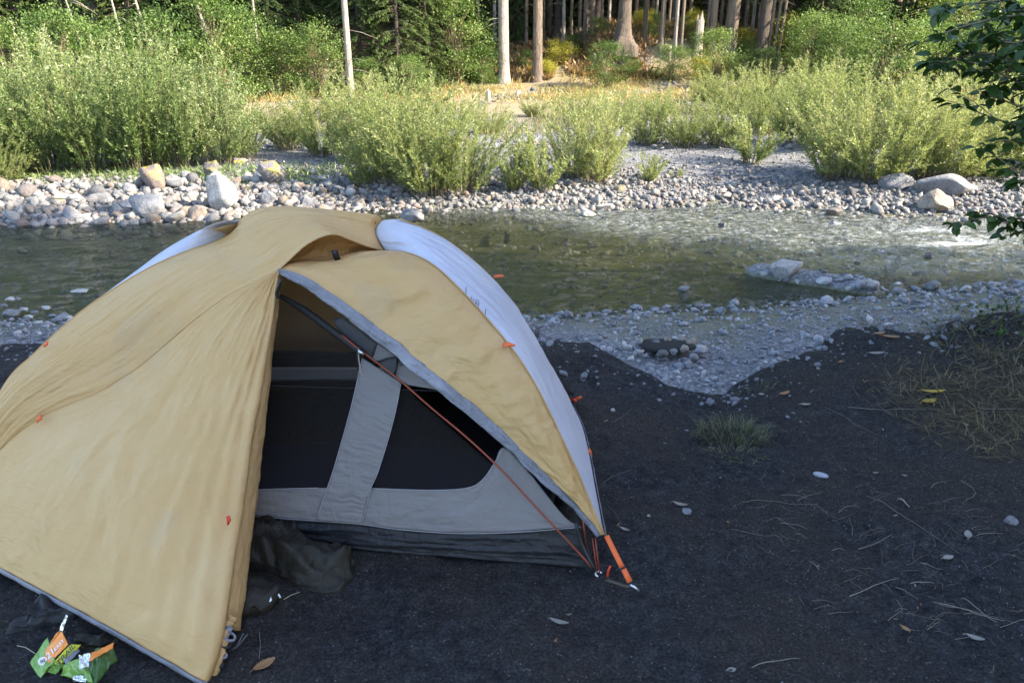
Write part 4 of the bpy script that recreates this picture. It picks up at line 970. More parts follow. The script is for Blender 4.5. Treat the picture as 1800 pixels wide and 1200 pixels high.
# back gold panel
backtop = np.vstack([BL, FL[-1], RIDGE, BR[1:]])
backbot = np.linspace(0, 1, 160)[:, None] * (BR[-1] + [-.02, .01, 0] - np.array([-1.93, 3.70, .06])) + np.array([-1.93, 3.70, .06])
bt = resample(backtop, 160); uu = np.linspace(0, 1, 50)[:, None]
bk = coons(backbot, bt, uu * (bt[0] - backbot[0]) + backbot[0], uu * (bt[-1] - backbot[-1]) + backbot[-1])
bk += np.array([0, .22, .08]) * (np.sin(np.pi * np.linspace(0, 1, 160)) ** 2.2)[:, None, None] * (np.sin(np.pi * np.linspace(0, 1, 50)))[None, :, None]
bk += np.array([0, .04, -.022])
sheet('back_panel', wr(bk, .006, 6, 6, 17), M['goldback'], fly)
# --- vent hood
TI = TOPA + np.array([0, .035, -.012]); TI[0] = E0; TI[-1] = FR[0]
hd = coons(resample(HOOD, 80), resample(TI, 80), np.repeat(E0[None], 20, 0), np.repeat(FR[0][None], 20, 0))
u = np.linspace(0, 1, 80)[:, None]; v = np.linspace(0, 1, 20)[None]
hd += np.array([0, .03, .0]) * (np.sin(np.pi * v) * np.sin(np.pi * u) ** .5)[..., None]
vent = sheet('vent', wr(hd, .007, 8, 2, 21), M['vent'], fly)
V, Fc = tube(resample(HOOD, 60), .003, 6); lp('piping', V, Fc, M['goldin'])
V, Fc = ribbon([at_y(588, 440, 2.70), at_y(590, 449, 2.705), at_y(595, 459, 2.715)], .022, .003); lp('vent_strut', V, Fc, M['black'])
# --- left vestibule panel (still closed)
DOOR = np.vstack([E0, curve_y([(485, 505, 2.57), (478, 560, 2.495), (466, 630, 2.41), (454, 700, 2.32), (443, 765, 2.235), (433, 830, 2.15), (424, 900, 2.06), (414, 970, 1.97), (404, 1040, 1.88), (396, 1100, 1.80)]), at_y(374, 1192, 1.715)])
TIP = DOOR[-1]
HEM = np.vstack([TIP] + [at_z(px, py, z) for px, py, z in [(355, 1196, .02), (300, 1164, .035), (250, 1136, .05), (200, 1107, .06), (150, 1079, .065), (100, 1052, .065), (50, 1025, .065), (0, 998, .06), (-60, 966, .05)]] + [L0])
SD = SEAM[::-1]
NS, NT_ = 150, 170
D_ = resample(DOOR, NS); S_ = resample(SD, NS); Hm = resample(HEM, NT_)
pb = coons(D_, S_, np.repeat(E0[None], NT_, 0), Hm)
u = np.linspace(0, 1, NS)[:, None]; v = np.linspace(0, 1, NT_)[None]
pb += out_n(pb) * (.03 * np.sin(np.pi * v ** .7) * np.sin(np.pi * u))[..., None]
# folds run up from the stake and beside the zip
ang = fbm(v * 9 * np.ones_like(u), u * 1.2 + v, 3, 31); near_zip = np.exp(-v / .16)
zipf = np.sin(v * 95 + 3 * fbm(u * 3, v * 2, 2, 33)) * np.exp(-v / .10) * .009 * sstep(.02, .3, u)
dia = .014 * (.3 - np.abs(fbm((v + .6 * u) * 7, (u - .3 * v) * 2.0, 3, 35))) + .0025 * fbm(u * 26 + 2 * ang, v * 26, 3, 36) + .022 * (.3 - np.abs(ang)) * sstep(.25, .9, u) * (1 - .5 * v)
pin = sstep(0, .04, v) * sstep(0, .05, 1 - v) * sstep(0, .04, 1 - u)
zb = .016 * np.exp(-((v - .045) / .03) ** 2) * sstep(0, .2, u)
pb += out_n(pb) * ((zipf + dia) * pin)[..., None]
pbo = sheet('left_door_panel', pb, M['gold'], fly)
# rolled flap along the zip
ROLLR = np.vstack([E0 + [.004, 0, -.006], curve_y([(491, 520, 2.59), (486, 570, 2.52), (479, 640, 2.44), (471, 712, 2.35), (463, 785, 2.27), (455, 855, 2.18), (446, 925, 2.09), (438, 990, 2.01), (431, 1050, 1.93), (422, 1108, 1.86)])])
DV = DOOR[:-1] + np.array([-.014, .030, 0]); DV[0] = E0
a = resample(DV, 120); c = resample(ROLLR, 120); nv = 26; rg = np.zeros((120, nv, 3)); s_w = np.linspace(0, 1, nv)
for j, sj in enumerate(s_w):
    ph = sj * 1.25; w_ = a * (1 - min(ph, 1)) + c * min(ph, 1)
    bul = .020 * math.sin(math.pi * min(ph, 1)) + (-.03 * (ph - 1) * 3 if ph > 1 else 0)
    if ph > 1: w_ = c * (1 - (ph - 1) * .8) + a * (ph - 1) * .8
    rg[:, j] = w_ + np.array([.2, -1, .2]) * bul
sheet('rolled_flap', wr(rg, .005, 14, 2, 41, True, False, .003, 24), M['goldin'], fly)
# --- grey hems
def band(P, wv, name, mat, nseg=120, wr_=.004):
    Q = resample(P, nseg); gr = np.stack([Q + np.asarray(wv) * s + np.array([0, -.004, .002]) * math.sin(math.pi * s) for s in np.linspace(0, 1, 7)], 1)
    gr += normals(gr) * (wr_ * fbm(np.linspace(0, 26, nseg)[:, None] * np.ones((1, 7)), np.linspace(0, 1.5, 7)[None] * np.ones((nseg, 1)), 3, 51))[..., None]
    return sheet(name, gr, mat, fly, .002)
band(HEM + np.array([0, -.003, .004]), (0, -.004, -.017), 'hem', M['hem'])
# door edge hem, wider in the middle, tapering to both ends
Q = resample(EDGE, 150); tt_ = np.linspace(0, 1, 150)
wd = np.interp(tt_, [0, .06, .3, .6, .85, 1], [.006, .028, .042, .036, .026, .012])
tan = np.gradient(Q, axis=0); tan /= np.linalg.norm(tan, axis=1)[:, None]; view = Q - CAM; dn = np.cross(view, tan); dn /= np.linalg.norm(dn, axis=1)[:, None]
if dn[75][2] > 0: dn = -dn
gr = np.stack([Q + dn * (wd * (s * 1.0 - .1))[:, None] + np.array([0, -.006, .003]) * math.sin(math.pi * s) for s in np.linspace(0, 1, 12)], 1)
gr += normals(gr) * (.014 * fbm(tt_[:, None] * 22 + np.linspace(0, 2.2, 12)[None], np.linspace(0, 2, 12)[None] * np.ones((150, 1)), 4, 53))[..., None]
sheet('hem', gr, M['hem'], fly, .002)
band(hemR + np.array([.004, 0, .002]), (.004, 0, -.014), 'hem', M['hem'], 80, .002)
# --- orange guy loops
def loop(px, py, y, dx, dz, ln=.05, w=.016, wx=0):
    p = at_y(px, py, y); q = p + np.array([dx, -.01, dz]) * ln
    V, Fc = ribbon([p, (p + q) / 2 + np.array([0, 0, .003]), q], w, .004, (0, -.6, 1)); V[8:] = (V[8:] - q) * .45 + q
    lp('guy_loop', V, Fc, M['orange'])
loop(868, 487, 3.25, 1, .1, .045); loop(884, 606, 2.47, 1, -.05, .042); loop(73, 732, 2.39, -.6, -.6, .035, .02); loop(84, 603, 2.55, -.5, -.4, .035); loop(1034, 790, 2.72, .5, -1, .03)
V, Fc = tube([at_y(401, 906, 1.985), at_y(403, 914, 1.98), at_y(400, 922, 1.975)], [.0045, .005, .003], 6); lp('zip_pull', V, Fc, M['zip'])
V, Fc = tube([at_y(398, 908, 1.98), at_y(401, 920, 1.972)], .0015, 5); lp('zip_pull', V, Fc, M['zip'])
# --- printed mark on the white panel: a box of two brackets with tiny lettering
def wpt(s, t_):                                    # point on white panel: s along the arch, t_ across
    i = s * 129; j = t_ * 49; i0 = int(i); j0 = int(j); fi, fj = i - i0, j - j0
    p = (wp[i0, j0] * (1 - fi) * (1 - fj) + wp[min(i0 + 1, 129), j0] * fi * (1 - fj) + wp[i0, min(j0 + 1, 49)] * (1 - fi) * fj + wp[min(i0 + 1, 129), min(j0 + 1, 49)] * fi * fj)
    return p
def wnear(px, py):                                 # closest panel cell to a picture point
    P = wp.reshape(-1, 3) - CAM; dep = P[:, 1] * math.cos(PITCH) - P[:, 2] * math.sin(PITCH)
    X_ = 900 + F * P[:, 0] / dep; Y_ = 600 - F * (P[:, 1] * math.sin(PITCH) + P[:, 2] * math.cos(PITCH)) / dep
    k = np.argsort((X_ - px) ** 2 + (Y_ - py) ** 2)[:4]; w_ = 1 / (np.hypot(X_[k] - px, Y_[k] - py) + .3)
    return ((P[k] * w_[:, None]).sum(0) / w_.sum() + CAM) * 1.0
mk = MB()
toC = lambda p, d=.006: p + (CAM - p) / np.linalg.norm(CAM - p) * d
for seg in ([(819, 504), (816, 520), (818, 530)], [(818, 530), (830, 543), (843, 552)], [(853, 543), (853, 556), (854, 564)]):
    Q = resample([toC(wnear(*q)) for q in seg], 8); V, Fc = tube(Q, .0012, 4); mk.add(V, Fc)
V, Fc = mk.get(); pm = lp('printed_mark', V, Fc, M['mark'])
def letter_mesh(txt, size, extr=.0006):
    cu = bpy.data.curves.new('lettering', 'FONT'); cu.body = txt; cu.size = size; cu.extrude = extr; cu.align_x = 'CENTER'; cu.align_y = 'CENTER'; cu.resolution_u = 3
    o = bpy.data.objects.new('lettering', cu); me = bpy.data.meshes.new_from_object(o); bpy.data.objects.remove(o); return me
def letters(name, txt, size, c, xdir, ydir, mat, parent):
    me = letter_mesh(txt, size); me.materials.clear(); me.materials.append(mat)
    x_ = Vector(xdir).normalized(); z_ = x_.cross(Vector(ydir)).normalized(); y_ = z_.cross(x_)
    Mx = Matrix((x_, y_, z_)).transposed()
    off = Vector(TC0) if parent in (fly,) else Vector(parent.location)
    for v_ in me.vertices: v_.co = Mx @ v_.co + Vector(c) - off
    return link(name, me, parent)
c0 = toC(wnear(835, 534), .007); a0 = toC(wnear(826, 523)); a1 = toC(wnear(844, 547))
xd = a1 - a0; yd = toC(wnear(843, 528)) - toC(wnear(828, 538))
for (x0, y0), (x1, y1) in [((829, 520), (828, 527)), ((832, 524), (831, 530)), ((836, 527), (836, 534)), ((838, 527), (842, 530)), ((837, 532), (841, 535)), ((842, 531), (841, 540)), ((834, 534), (838, 538)), ((838, 539), (842, 543)), ((831, 531), (834, 535)), ((843, 543), (842, 549))]:
    V, Fc = tube([toC(wnear(x0, y0)), toC(wnear(x1, y1))], .0011, 4); lp('lettering', V, Fc, M['mark'])


# --- corner strap, buckle, stakes
stk = at_z(1110, 1029, .012)
tip = at_y(1066, 941, 2.19)
mid = tip * .35 + stk * .65
strp = lp('corner_strap', *ribbon(resample([tip, (tip + mid) / 2, mid], 6), .017, .004, (0, -1, .6)), M['orange'])
V, Fc = ribbon([mid + [.0, -.003, .004], mid * .5 + stk * .5 + [0, -.002, .003]], .021, .006, (0, -1, .6)); bk_ = lp('buckle', V, Fc, M['black'])
V, Fc = ribbon([mid * .93 + stk * .07 + [0, -.008, .007], mid * .2 + stk * .8 + [0, -.006, .006]], .018, .004, (0, -1, .6)); lp('corner_strap', V, Fc, M['orange'])
V, Fc = tube([stk + [-.006, -.01, .012], stk + [.008, -.014, .006], stk + [.022, -.02, -.004]], .0035, 8); lp('stake', V, Fc, M['metal'])
def strapc(pts, w=.008, m_='orange', nm='strap'):
    V, Fc = ribbon(resample([at_y(*p) for p in pts], 14), w, .002, (0, -1, .5)); return lp(nm, V, Fc, M[m_])
c1 = resample([at_z(1064, 1018, .015), at_z(1080, 1023, .02), at_z(1098, 1029, .015), at_z(1108, 1030, .012)], 10); V, Fc = ribbon(c1, .010, .003, (0, -.3, 1)); lp('strap', V, Fc, M['strap'])
c1 = [at_z(1068, 1014, .02), at_z(1069, 1004, .05), at_z(1073, 994, .07)]; V, Fc = ribbon(resample(c1, 6), .007, .002); lp('strap', V, Fc, M['zip'])
for px0, px1 in ((1041, 1050), (1046, 1054), (1025, 1032)):
    V, Fc = tube([at_y(px0, 945 if px0 > 1030 else 915, 2.18), at_z(px1, 1005 if px0 > 1030 else 975, .03)], .0022, 5); lp('strap', V, Fc, M['pole_orange'])
# black webbing between inner corner and fly corner
V, Fc = ribbon(resample([at_y(1012, 918, 2.21), at_y(1025, 960, 2.19), at_z(1048, 1004, .02)], 8), .012, .002); lp('webbing', V, Fc, M['black'])
V, Fc = tube([at_z(1052, 1008, .012) + np.array([.010 * math.cos(a), .008 * math.sin(a), .004 * math.sin(a)]) for a in np.linspace(.2, 4.6, 12)], .0028, 6); lp('ring', V, Fc, M['metal'])
# back right strap
V, Fc = ribbon([BR[-1], at_z(1006, 702, .03), at_z(1014, 704, .03)], .014, .003); lp('corner_strap', V, Fc, M['zip'])
V, Fc = ribbon([at_z(1010, 703, .02), at_z(1022, 697, .05)], .014, .003); lp('corner_strap', V, Fc, M['orange'])
# front stake: twisted end of the flap, loops, buckle
k0 = at_y(397, 1105, 1.80); k1 = at_y(392, 1140, 1.76); k2 = at_y(383, 1168, 1.73); k3 = at_y(372, 1205, 1.70)
tw = resample([at_y(408, 1085, 1.84), k0, k1, k2, k3], 40); V, Fc = tube(tw, np.interp(np.linspace(0, 1, 40), [0, .3, .6, .8, 1], [.017, .012, .009, .008, .012]) * (1 + .18 * np.sin(np.arange(40) * 1.3)), 12)
V += (.004 * np.array([noise.noise(Vector(v_ * 40)) for v_ in V]))[:, None]; lp('gathered_end', V, Fc, M['goldin'])
for (px, py, yy, rr, mt) in ((402, 1118, 1.785, .017, 'hem'), (396, 1131, 1.77, .014, 'black'), (390, 1150, 1.75, .012, 'hem'), (385, 1166, 1.735, .011, 'black')):
    c_ = at_y(px, py, yy); V, Fc = tube([c_ + rr * np.array([math.cos(a), .7 * math.sin(a), -.45 * math.cos(a + .4)]) for a in np.linspace(0, 6.283, 18)], .0042, 6); lp('cord_loop', V, Fc, M[mt])
V, Fc = ribbon(resample([at_y(404, 1100, 1.80), at_y(398, 1113, 1.785), at_y(388, 1125, 1.77)], 6), .020, .005); lp('buckle', V, Fc, M['hem'])
for a_, b_ in (((418, 1135), (436, 1113)), ((414, 1138), (428, 1112))):
    V, Fc = ribbon(resample([at_y(a_[0] - 12, a_[1] + 4, 1.775), at_y(*a_, 1.77), at_y(*b_, 1.79)], 6), .0045, .002); lp('cord_loop', V, Fc, M['greydark'])
gh = hit(372, 1196); 
# --- poles and inner tent
def W3(x, z, off=0): return np.array([x, 2.2 + .25 * z + .3 * z * z - .088 * (x - .27) - off, z])
def Wp(px, py, off=0):
    d = ray(px, py); y = 2.3
    for _ in range(30):
        P = CAM + d * (y / d[1]); y = W3(P[0], P[2], off)[1]
    return CAM + d * (y / d[1])
inner = empty('inner_tent', (0, 0, 0), None, None); inner.parent = tent
def ip(name, V, Fc, mat, smooth=True): return part(name, V, Fc, mat, inner, smooth)
def ruled(name, A_, B_, mat, off=0, n=60, m_=14, wra=0, su=10, sv=2, seed=0, thick=.0015):
    A2 = resample(np.array(A_, float), n, len(A_) > 2); B2 = resample(np.array(B_, float), n, len(B_) > 2)
    Gp = np.array([[Wp(*(A2[i] * (1 - s) + B2[i] * s), off) for s in np.linspace(0, 1, m_)] for i in range(n)])
    if wra: Gp = wr(Gp, wra, su, sv, seed)
    Gp = Gp - TC0 * 0
    nu, nv = Gp.shape[:2]; o = ip(name, Gp.reshape(-1, 3), grid_faces(nu, nv), mat)
    md = o.modifiers.new('thickness', 'SOLIDIFY'); md.thickness = thick; return o
# front wall of mesh
POLE = [(493, 506), (520, 528), (560, 560), (600, 590), (637, 620), (672, 646), (705, 672), (760, 720), (820, 770), (880, 826), (930, 880), (975, 928), (1010, 965), (1040, 998)]
ruled('mesh_wall', [(380, 900), (560, 915), (750, 935), (900, 930), (1015, 925)], [(380, 512), (493, 522), (640, 626), (705, 676), (880, 830), (985, 920)], M['mesh'], 0, 60, 24)
# lower grey band, rises at the right
ruled('lower_band', [(380, 864), (450, 860), (575, 857), (650, 858), (760, 861), (822, 857), (848, 843), (868, 815), (886, 786), (930, 830), (990, 905), (1022, 926)],
      [(380, 905), (450, 907), (555, 914), (635, 921), (700, 929), (760, 934), (810, 936), (855, 936), (905, 934), (945, 930), (985, 927), (1022, 926)], M['greycloth'], .006, 110, 24, .006, 9, 3, 61)
ruled('door_strap', [(637, 629), (628, 665), (617, 715), (603, 765), (590, 812), (575, 858), (562, 884), (556, 914)], [(705, 673), (700, 705), (690, 745), (677, 790), (664, 830), (652, 858), (642, 888), (636, 920)], M['greycloth'], .016, 130, 24, .006, 34, 1.2, 62)
for side in ([(637, 629), (617, 715), (590, 812), (575, 858), (556, 914)], [(705, 673), (690, 745), (664, 830), (652, 858), (636, 920)]):
    V, Fc = tube([Wp(px, py, .019) for px, py in resample(side, 30)], .0013, 5); ip('seam_tape', V, Fc, M['tape'])
V, Fc = tube([Wp(px, py, .010) for px, py in resample([(380, 864), (450, 860), (560, 857)], 20)] , .0013, 5); ip('seam_tape', V, Fc, M['tape'])
V, Fc = tube([Wp(px, py, .010) for px, py in resample([(655, 858), (760, 861), (822, 857), (848, 843), (868, 815), (886, 786)], 30)] , .0013, 5); ip('seam_tape', V, Fc, M['tape'])
V, Fc = tube([Wp(px, py, .012) for px, py in resample([(450, 908), (555, 915), (635, 921), (700, 930), (800, 937), (905, 935), (1020, 926)], 40)] , .0013, 5); ip('seam_tape', V, Fc, M['tape'])
# tub floor front wall
ruled('tub_wall', [(380, 905), (555, 915), (635, 921), (700, 930), (800, 936), (905, 934), (985, 928), (1024, 930)], [(380, 950), (560, 957), (640, 966), (720, 973), (800, 979), (880, 986), (960, 992), (1040, 1000)], M['tub'], .002, 90, 18, .012, 4, 5, 63)
# upper body pieces between the pole and the fly edge
ruled('upper_panel', [(585, 566), (600, 580)], [(660, 606), (655, 632)], M['greydark'], .0, 12, 8)
ruled('upper_panel', [(583, 560), (600, 585), (652, 628)], [(600, 556), (640, 585), (664, 604)], M['greydark'], .002, 14, 8)
ruled('upper_panel', [(664, 604), (655, 630)], [(700, 628), (664, 634)], M['greycloth'], .006, 14, 8)
ruled('upper_panel', [(662, 634), (693, 662)], [(697, 626), (700, 634)], M['greydark'], .012, 14, 8)
ruled('upper_panel', [(700, 632), (692, 660), (715, 676)], [(722, 643), (760, 672), (800, 690)], M['greycloth'], .004, 24, 10)
ruled('upper_panel', [(700, 630), (703, 644)], [(724, 644), (706, 642)], M['greydark'], .014, 8, 6)
V, Fc = tube([Wp(px, py, .018) for px, py in [(655, 640), (680, 630), (698, 626), (697, 645), (692, 662)]], .003, 5); ip('seam_tape', V, Fc, M['black'])
# dark sleeve and orange pole
V, Fc = tube([Wp(px, py, .03) for px, py in resample([(493, 520), (535, 545), (580, 578), (622, 609), (640, 624)], 30)], np.interp(np.linspace(0, 1, 30), [0, .3, 1], [.008, .013, .012]), 8); ip('pole_sleeve', V, Fc, M['pole_black'])
V, Fc = tube([Wp(px, py - 2, .045) for px, py in resample(POLE[3:], 60)], .0034, 8); ip('pole', V, Fc, M['pole_orange'])
V, Fc = tube([Wp(px, py, .03) for px, py in [(1030, 985), (1040, 998), (1044, 1003)]], .008, 8); ip('pole_foot', V, Fc, M['black'])
V, Fc = tube(resample([at_y(494, 492, 2.53), at_y(491, 500, 2.53), at_y(486, 515, 2.53), at_y(489, 524, 2.53)], 12), .006, 6); ip('hub', V, Fc, M['black'])
V, Fc = tube([Wp(630, 618, .05), Wp(631, 632, .05), Wp(634, 655, .05), Wp(637, 660, .05)], .0022, 5); ip('toggle_cord', V, Fc, M['cord'])
V, Fc = tube([Wp(626, 612, .05), Wp(628, 628, .05), Wp(629, 650, .05)], .0015, 5); ip('toggle_cord', V, Fc, M['black'])
V, Fc = tube([Wp(630, 612, .052), Wp(632, 618, .055), Wp(640, 622, .055)], [.005, .006, .004], 6); ip('toggle', V, Fc, M['metal'])
# left half, side walls, back wall and floor
def wall(name, A_, B_, mat, n=30, m_=10, bow=(0, 0, 0)):
    A2 = resample(np.array(A_, float), n, len(A_) > 2); B2 = resample(np.array(B_, float), n, len(B_) > 2); s = np.linspace(0, 1, m_)
    Gp = A2[:, None] * (1 - s)[None, :, None] + B2[:, None] * s[None, :, None] + np.array(bow) * np.sin(np.pi * s)[None, :, None]
    o = ip(name, Gp.reshape(-1, 3), grid_faces(n, m_), mat); md = o.modifiers.new('thickness', 'SOLIDIFY'); md.thickness = .0015; return o
FRi, FLi, BRi, BLi = np.array([.27, 2.2, .02]), np.array([-1.95, 2.42, .02]), np.array([.30, 3.46, .02]), np.array([-1.88, 3.62, .02])
wall('floor', [FLi, FRi], [BLi, BRi], M['tub'], 20, 20)
up = lambda p, h, o=(0, 0, 0): p + np.array([0, 0, h]) + np.array(o)
wall('mesh_wall', [FLi, W3(-1.2, .02), W3(-.97, .03)], [up(FLi, .05, (.05, .02, 0)), W3(-1.4, .62), W3(-.97, .86)], M['mesh'])
wall('lower_band', [FLi + [0, -.006, .1], W3(-.97, .12, .006)], [FLi + [.03, .0, .22], W3(-.97, .25, .006)], M['greycloth'])
wall('tub_wall', [FLi, W3(-.97, .02, .004)], [FLi + [0, -.0, .1], W3(-.97, .12, .004)], M['tub'])
wall('back_wall', [BLi + [0, -.01, .01], BRi + [0, -.01, .01]], [np.array([-1.55, 3.38, .30]), np.array([.05, 3.30, .30])], M['greydark'], 30, 10)
p0 = [at_y(px, 645, 3.33) for px in (300, 640, 760)]; p1 = [at_y(300, 674, 3.37), at_y(640, 668, 3.37), at_y(760, 680, 3.37)]
wall('back_band', p0, p1, M['white'], 20, 6)  # grey band in white cloth, lightened because little light reaches it
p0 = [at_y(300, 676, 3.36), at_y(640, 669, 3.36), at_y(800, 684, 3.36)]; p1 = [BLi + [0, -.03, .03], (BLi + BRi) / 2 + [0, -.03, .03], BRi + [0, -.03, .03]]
wall('back_wall', p0, p1, M['black'], 20, 6)  # black sheet standing in for the dark interior below the band
wall('side_wall', [FRi, BRi], [np.array([-.1, 2.7, .45]), np.array([-.1, 3.1, .45])], M['mesh'], 12, 10, (.05, 0, .04))
wall('side_wall', [FLi, BLi], [np.array([-1.55, 2.75, .45]), np.array([-1.55, 3.15, .45])], M['mesh'], 12, 10, (-.05, 0, .04))
# pole frame hidden under the fly
for P_ in (FR[:-1], BR[:-1]):
    V, Fc = tube(resample(P_, 40) + np.array([-.012, .01, -.028]) , .0045, 6); ip('pole', V, Fc, M['pole_orange'])
V, Fc = tube(resample(RIDGE[:-1], 20) + np.array([0, 0, -.03]), .0045, 6); ip('pole', V, Fc, M['pole_orange'])
# sleeping things inside: dark blue pad
V, Fc = ico(4); V = np.sign(V) * np.abs(V) ** .55 * np.array([.62, .24, .035]); V += (.01 * np.array([noise.noise(Vector(v_ * 9)) for v_ in V]))[:, None]
pad = link('sleeping_pad', mk_mesh('sleeping_pad', V, Fc, mat_plain('navy_pad', (.012, .016, .04), .6, 0, .3, 30))); pad.location = (-.45, 2.62, .075); pad.rotation_euler = (0, 0, -.1)
tag(pad, 'dark navy sleeping pad lying inside the tent behind the mesh', 'sleeping pad')

# ------------------------------------------------------------------ things on the sand near the tent
def heap(name, c, rx, ry, h, seed, mat, label, cat, rot=0, n=90, pw=.75, fold=.05, outline=None):
    """crumpled cloth heap: closed domed shape with sharp folds"""
    V, Fc = ico(5); r = np.random.default_rng(seed); off = r.uniform(0, 50, 3); V = V.copy(); th = np.arctan2(V[:, 1], V[:, 0])
    rad = 1 + .22 * np.sin(2 * th + off[0]) + .16 * np.sin(3 * th + off[1]) + .08 * np.sin(7 * th + off[2])
    Q = V * np.array([rx, ry, 1]); Q[:, 0] *= rad; Q[:, 1] *= rad; Q[:, 2] = np.sign(V[:, 2]) * np.abs(V[:, 2]) ** pw * np.where(V[:, 2] > 0, h, .02)
    x, y = Q[:, 0], Q[:, 1]; a, b_ = x * 4 + y * 7, y * 13 - x * 9
    f = .45 - 1.3 * np.abs(fbm(a + off[0], b_ * .7 + off[1], 2, seed)) - .5 * np.abs(fbm(a * 2.1, b_ * 1.6 + off[2], 2, seed + 5))
    g = np.zeros(len(V))
    for q in range(6):
        an = r.uniform(0, 3.14); fr = r.uniform(7, 17); ph = x * math.cos(an) * fr + y * math.sin(an) * fr + 1.2 * fbm(x * 9 + q, y * 9, 2, seed + q); tr_ = np.abs((ph % 1) - .5) * 2
        g += (1 - tr_) ** 2.2 * sstep(-.1, .25, fbm(x * 7 + 5 * q, y * 7, 2, seed + 20 + q)) * r.uniform(.5, 1)
    Q[:, 2] += np.where(V[:, 2] > 0, ((f * .7 - .2) * fold + (g - .4) * .55 * fold) * np.clip(V[:, 2] * 3, 0, 1), 0)
    nrm_ = Q / (np.linalg.norm(Q, axis=1)[:, None] + 1e-6); Q[:, :2] += nrm_[:, :2] * (g * .3 * fold)[:, None]
    Q[:, 0] += .02 * fbm(V[:, 2] * 3 + x * 5, y * 8, 3, seed + 7); Q[:, 1] += .02 * fbm(V[:, 2] * 3 - y * 5, x * 8, 3, seed + 8)
    o = link(name, mk_mesh(name, Q, Fc, mat)); o.location = c; o.rotation_euler = (0, 0, rot); return tag(o, label, cat)
c = at_z(510, 985, 0.0)
jk = heap('jacket', (c[0] - .08, c[1] + .05, -.01), .27, .13, .12, 5, M['olive'], 'crumpled dark olive jacket lying in the tent doorway', 'jacket', -.35, fold=.055)
c = at_z(596, 988, 0); jk2 = heap('hood', (c[0] - .02, c[1], -.01), .075, .055, .055, 9, M['olive'], None, None, -.5, fold=.03); jk2.parent = jk; jk2.matrix_parent_inverse = Matrix.Identity(4)
jk2.location = Matrix.Rotation(.35, 3, 'Z') @ (Vector(jk2.location) - Vector(jk.location)); jk2.rotation_euler = (0, 0, -.15)
bg = empty('stuff_sack', at_z(455, 1040, 0), 'dark sack with a brown strap under the edge of the jacket', 'bag')
V, Fc = ribbon(resample([at_z(425, 1034, .05), at_z(450, 1040, .05), at_z(478, 1047, .045), at_z(484, 1052, .02), at_z(470, 1070, .012), at_z(450, 1086, .006), at_z(425, 1098, .004)], 24), .018, .003, (0, -.3, 1)); part('strap', V, Fc, M['strap'], bg)
V, Fc = tube([at_z(487, 1033, .045), at_z(488, 1042, .045), at_z(493, 1050, .04)], .0035, 6); part('clip', V, Fc, M['metal'], bg)
V, Fc = ribbon([at_z(468, 1058, .035), at_z(477, 1050, .05)], .018, .004, (0, -.3, 1)); part('clip', V, Fc, M['metal'], bg)
V, Fc = ico(4); V = V * np.array([.10, .07, .05]); V += (.02 * np.array([noise.noise(Vector(v_ * 22)) for v_ in V]))[:, None]; part('sack_body', V + at_z(432, 1052, .03), Fc, M['olive'], bg)
V, Fc = tube([at_z(497, 1054, .01), at_z(512, 1045, .012), at_z(527, 1040, .01)], .0016, 4); part('cord', V, Fc, M['cord'], bg)
# dark gear under the fly at left
o = heap('backpack', tuple(at_z(100, 1092, 0) + np.array([-.02, .03, 0])), .085, .045, .05, 21, mat_cloth('dark_pack', (.016, .017, .02), (.03, .031, .036), .6, 0, (1, 1, 1), 20, .5), 'black backpack slumped under the hem of the tent fly', 'backpack', .5, fold=.05)
o = heap('stuff_sack', tuple(at_z(178, 1128, 0) + np.array([0, .0, 0])), .045, .03, .03, 23, M['olive'], 'small dark cloth behind the torn food pouch', 'bag', .5, fold=.03)
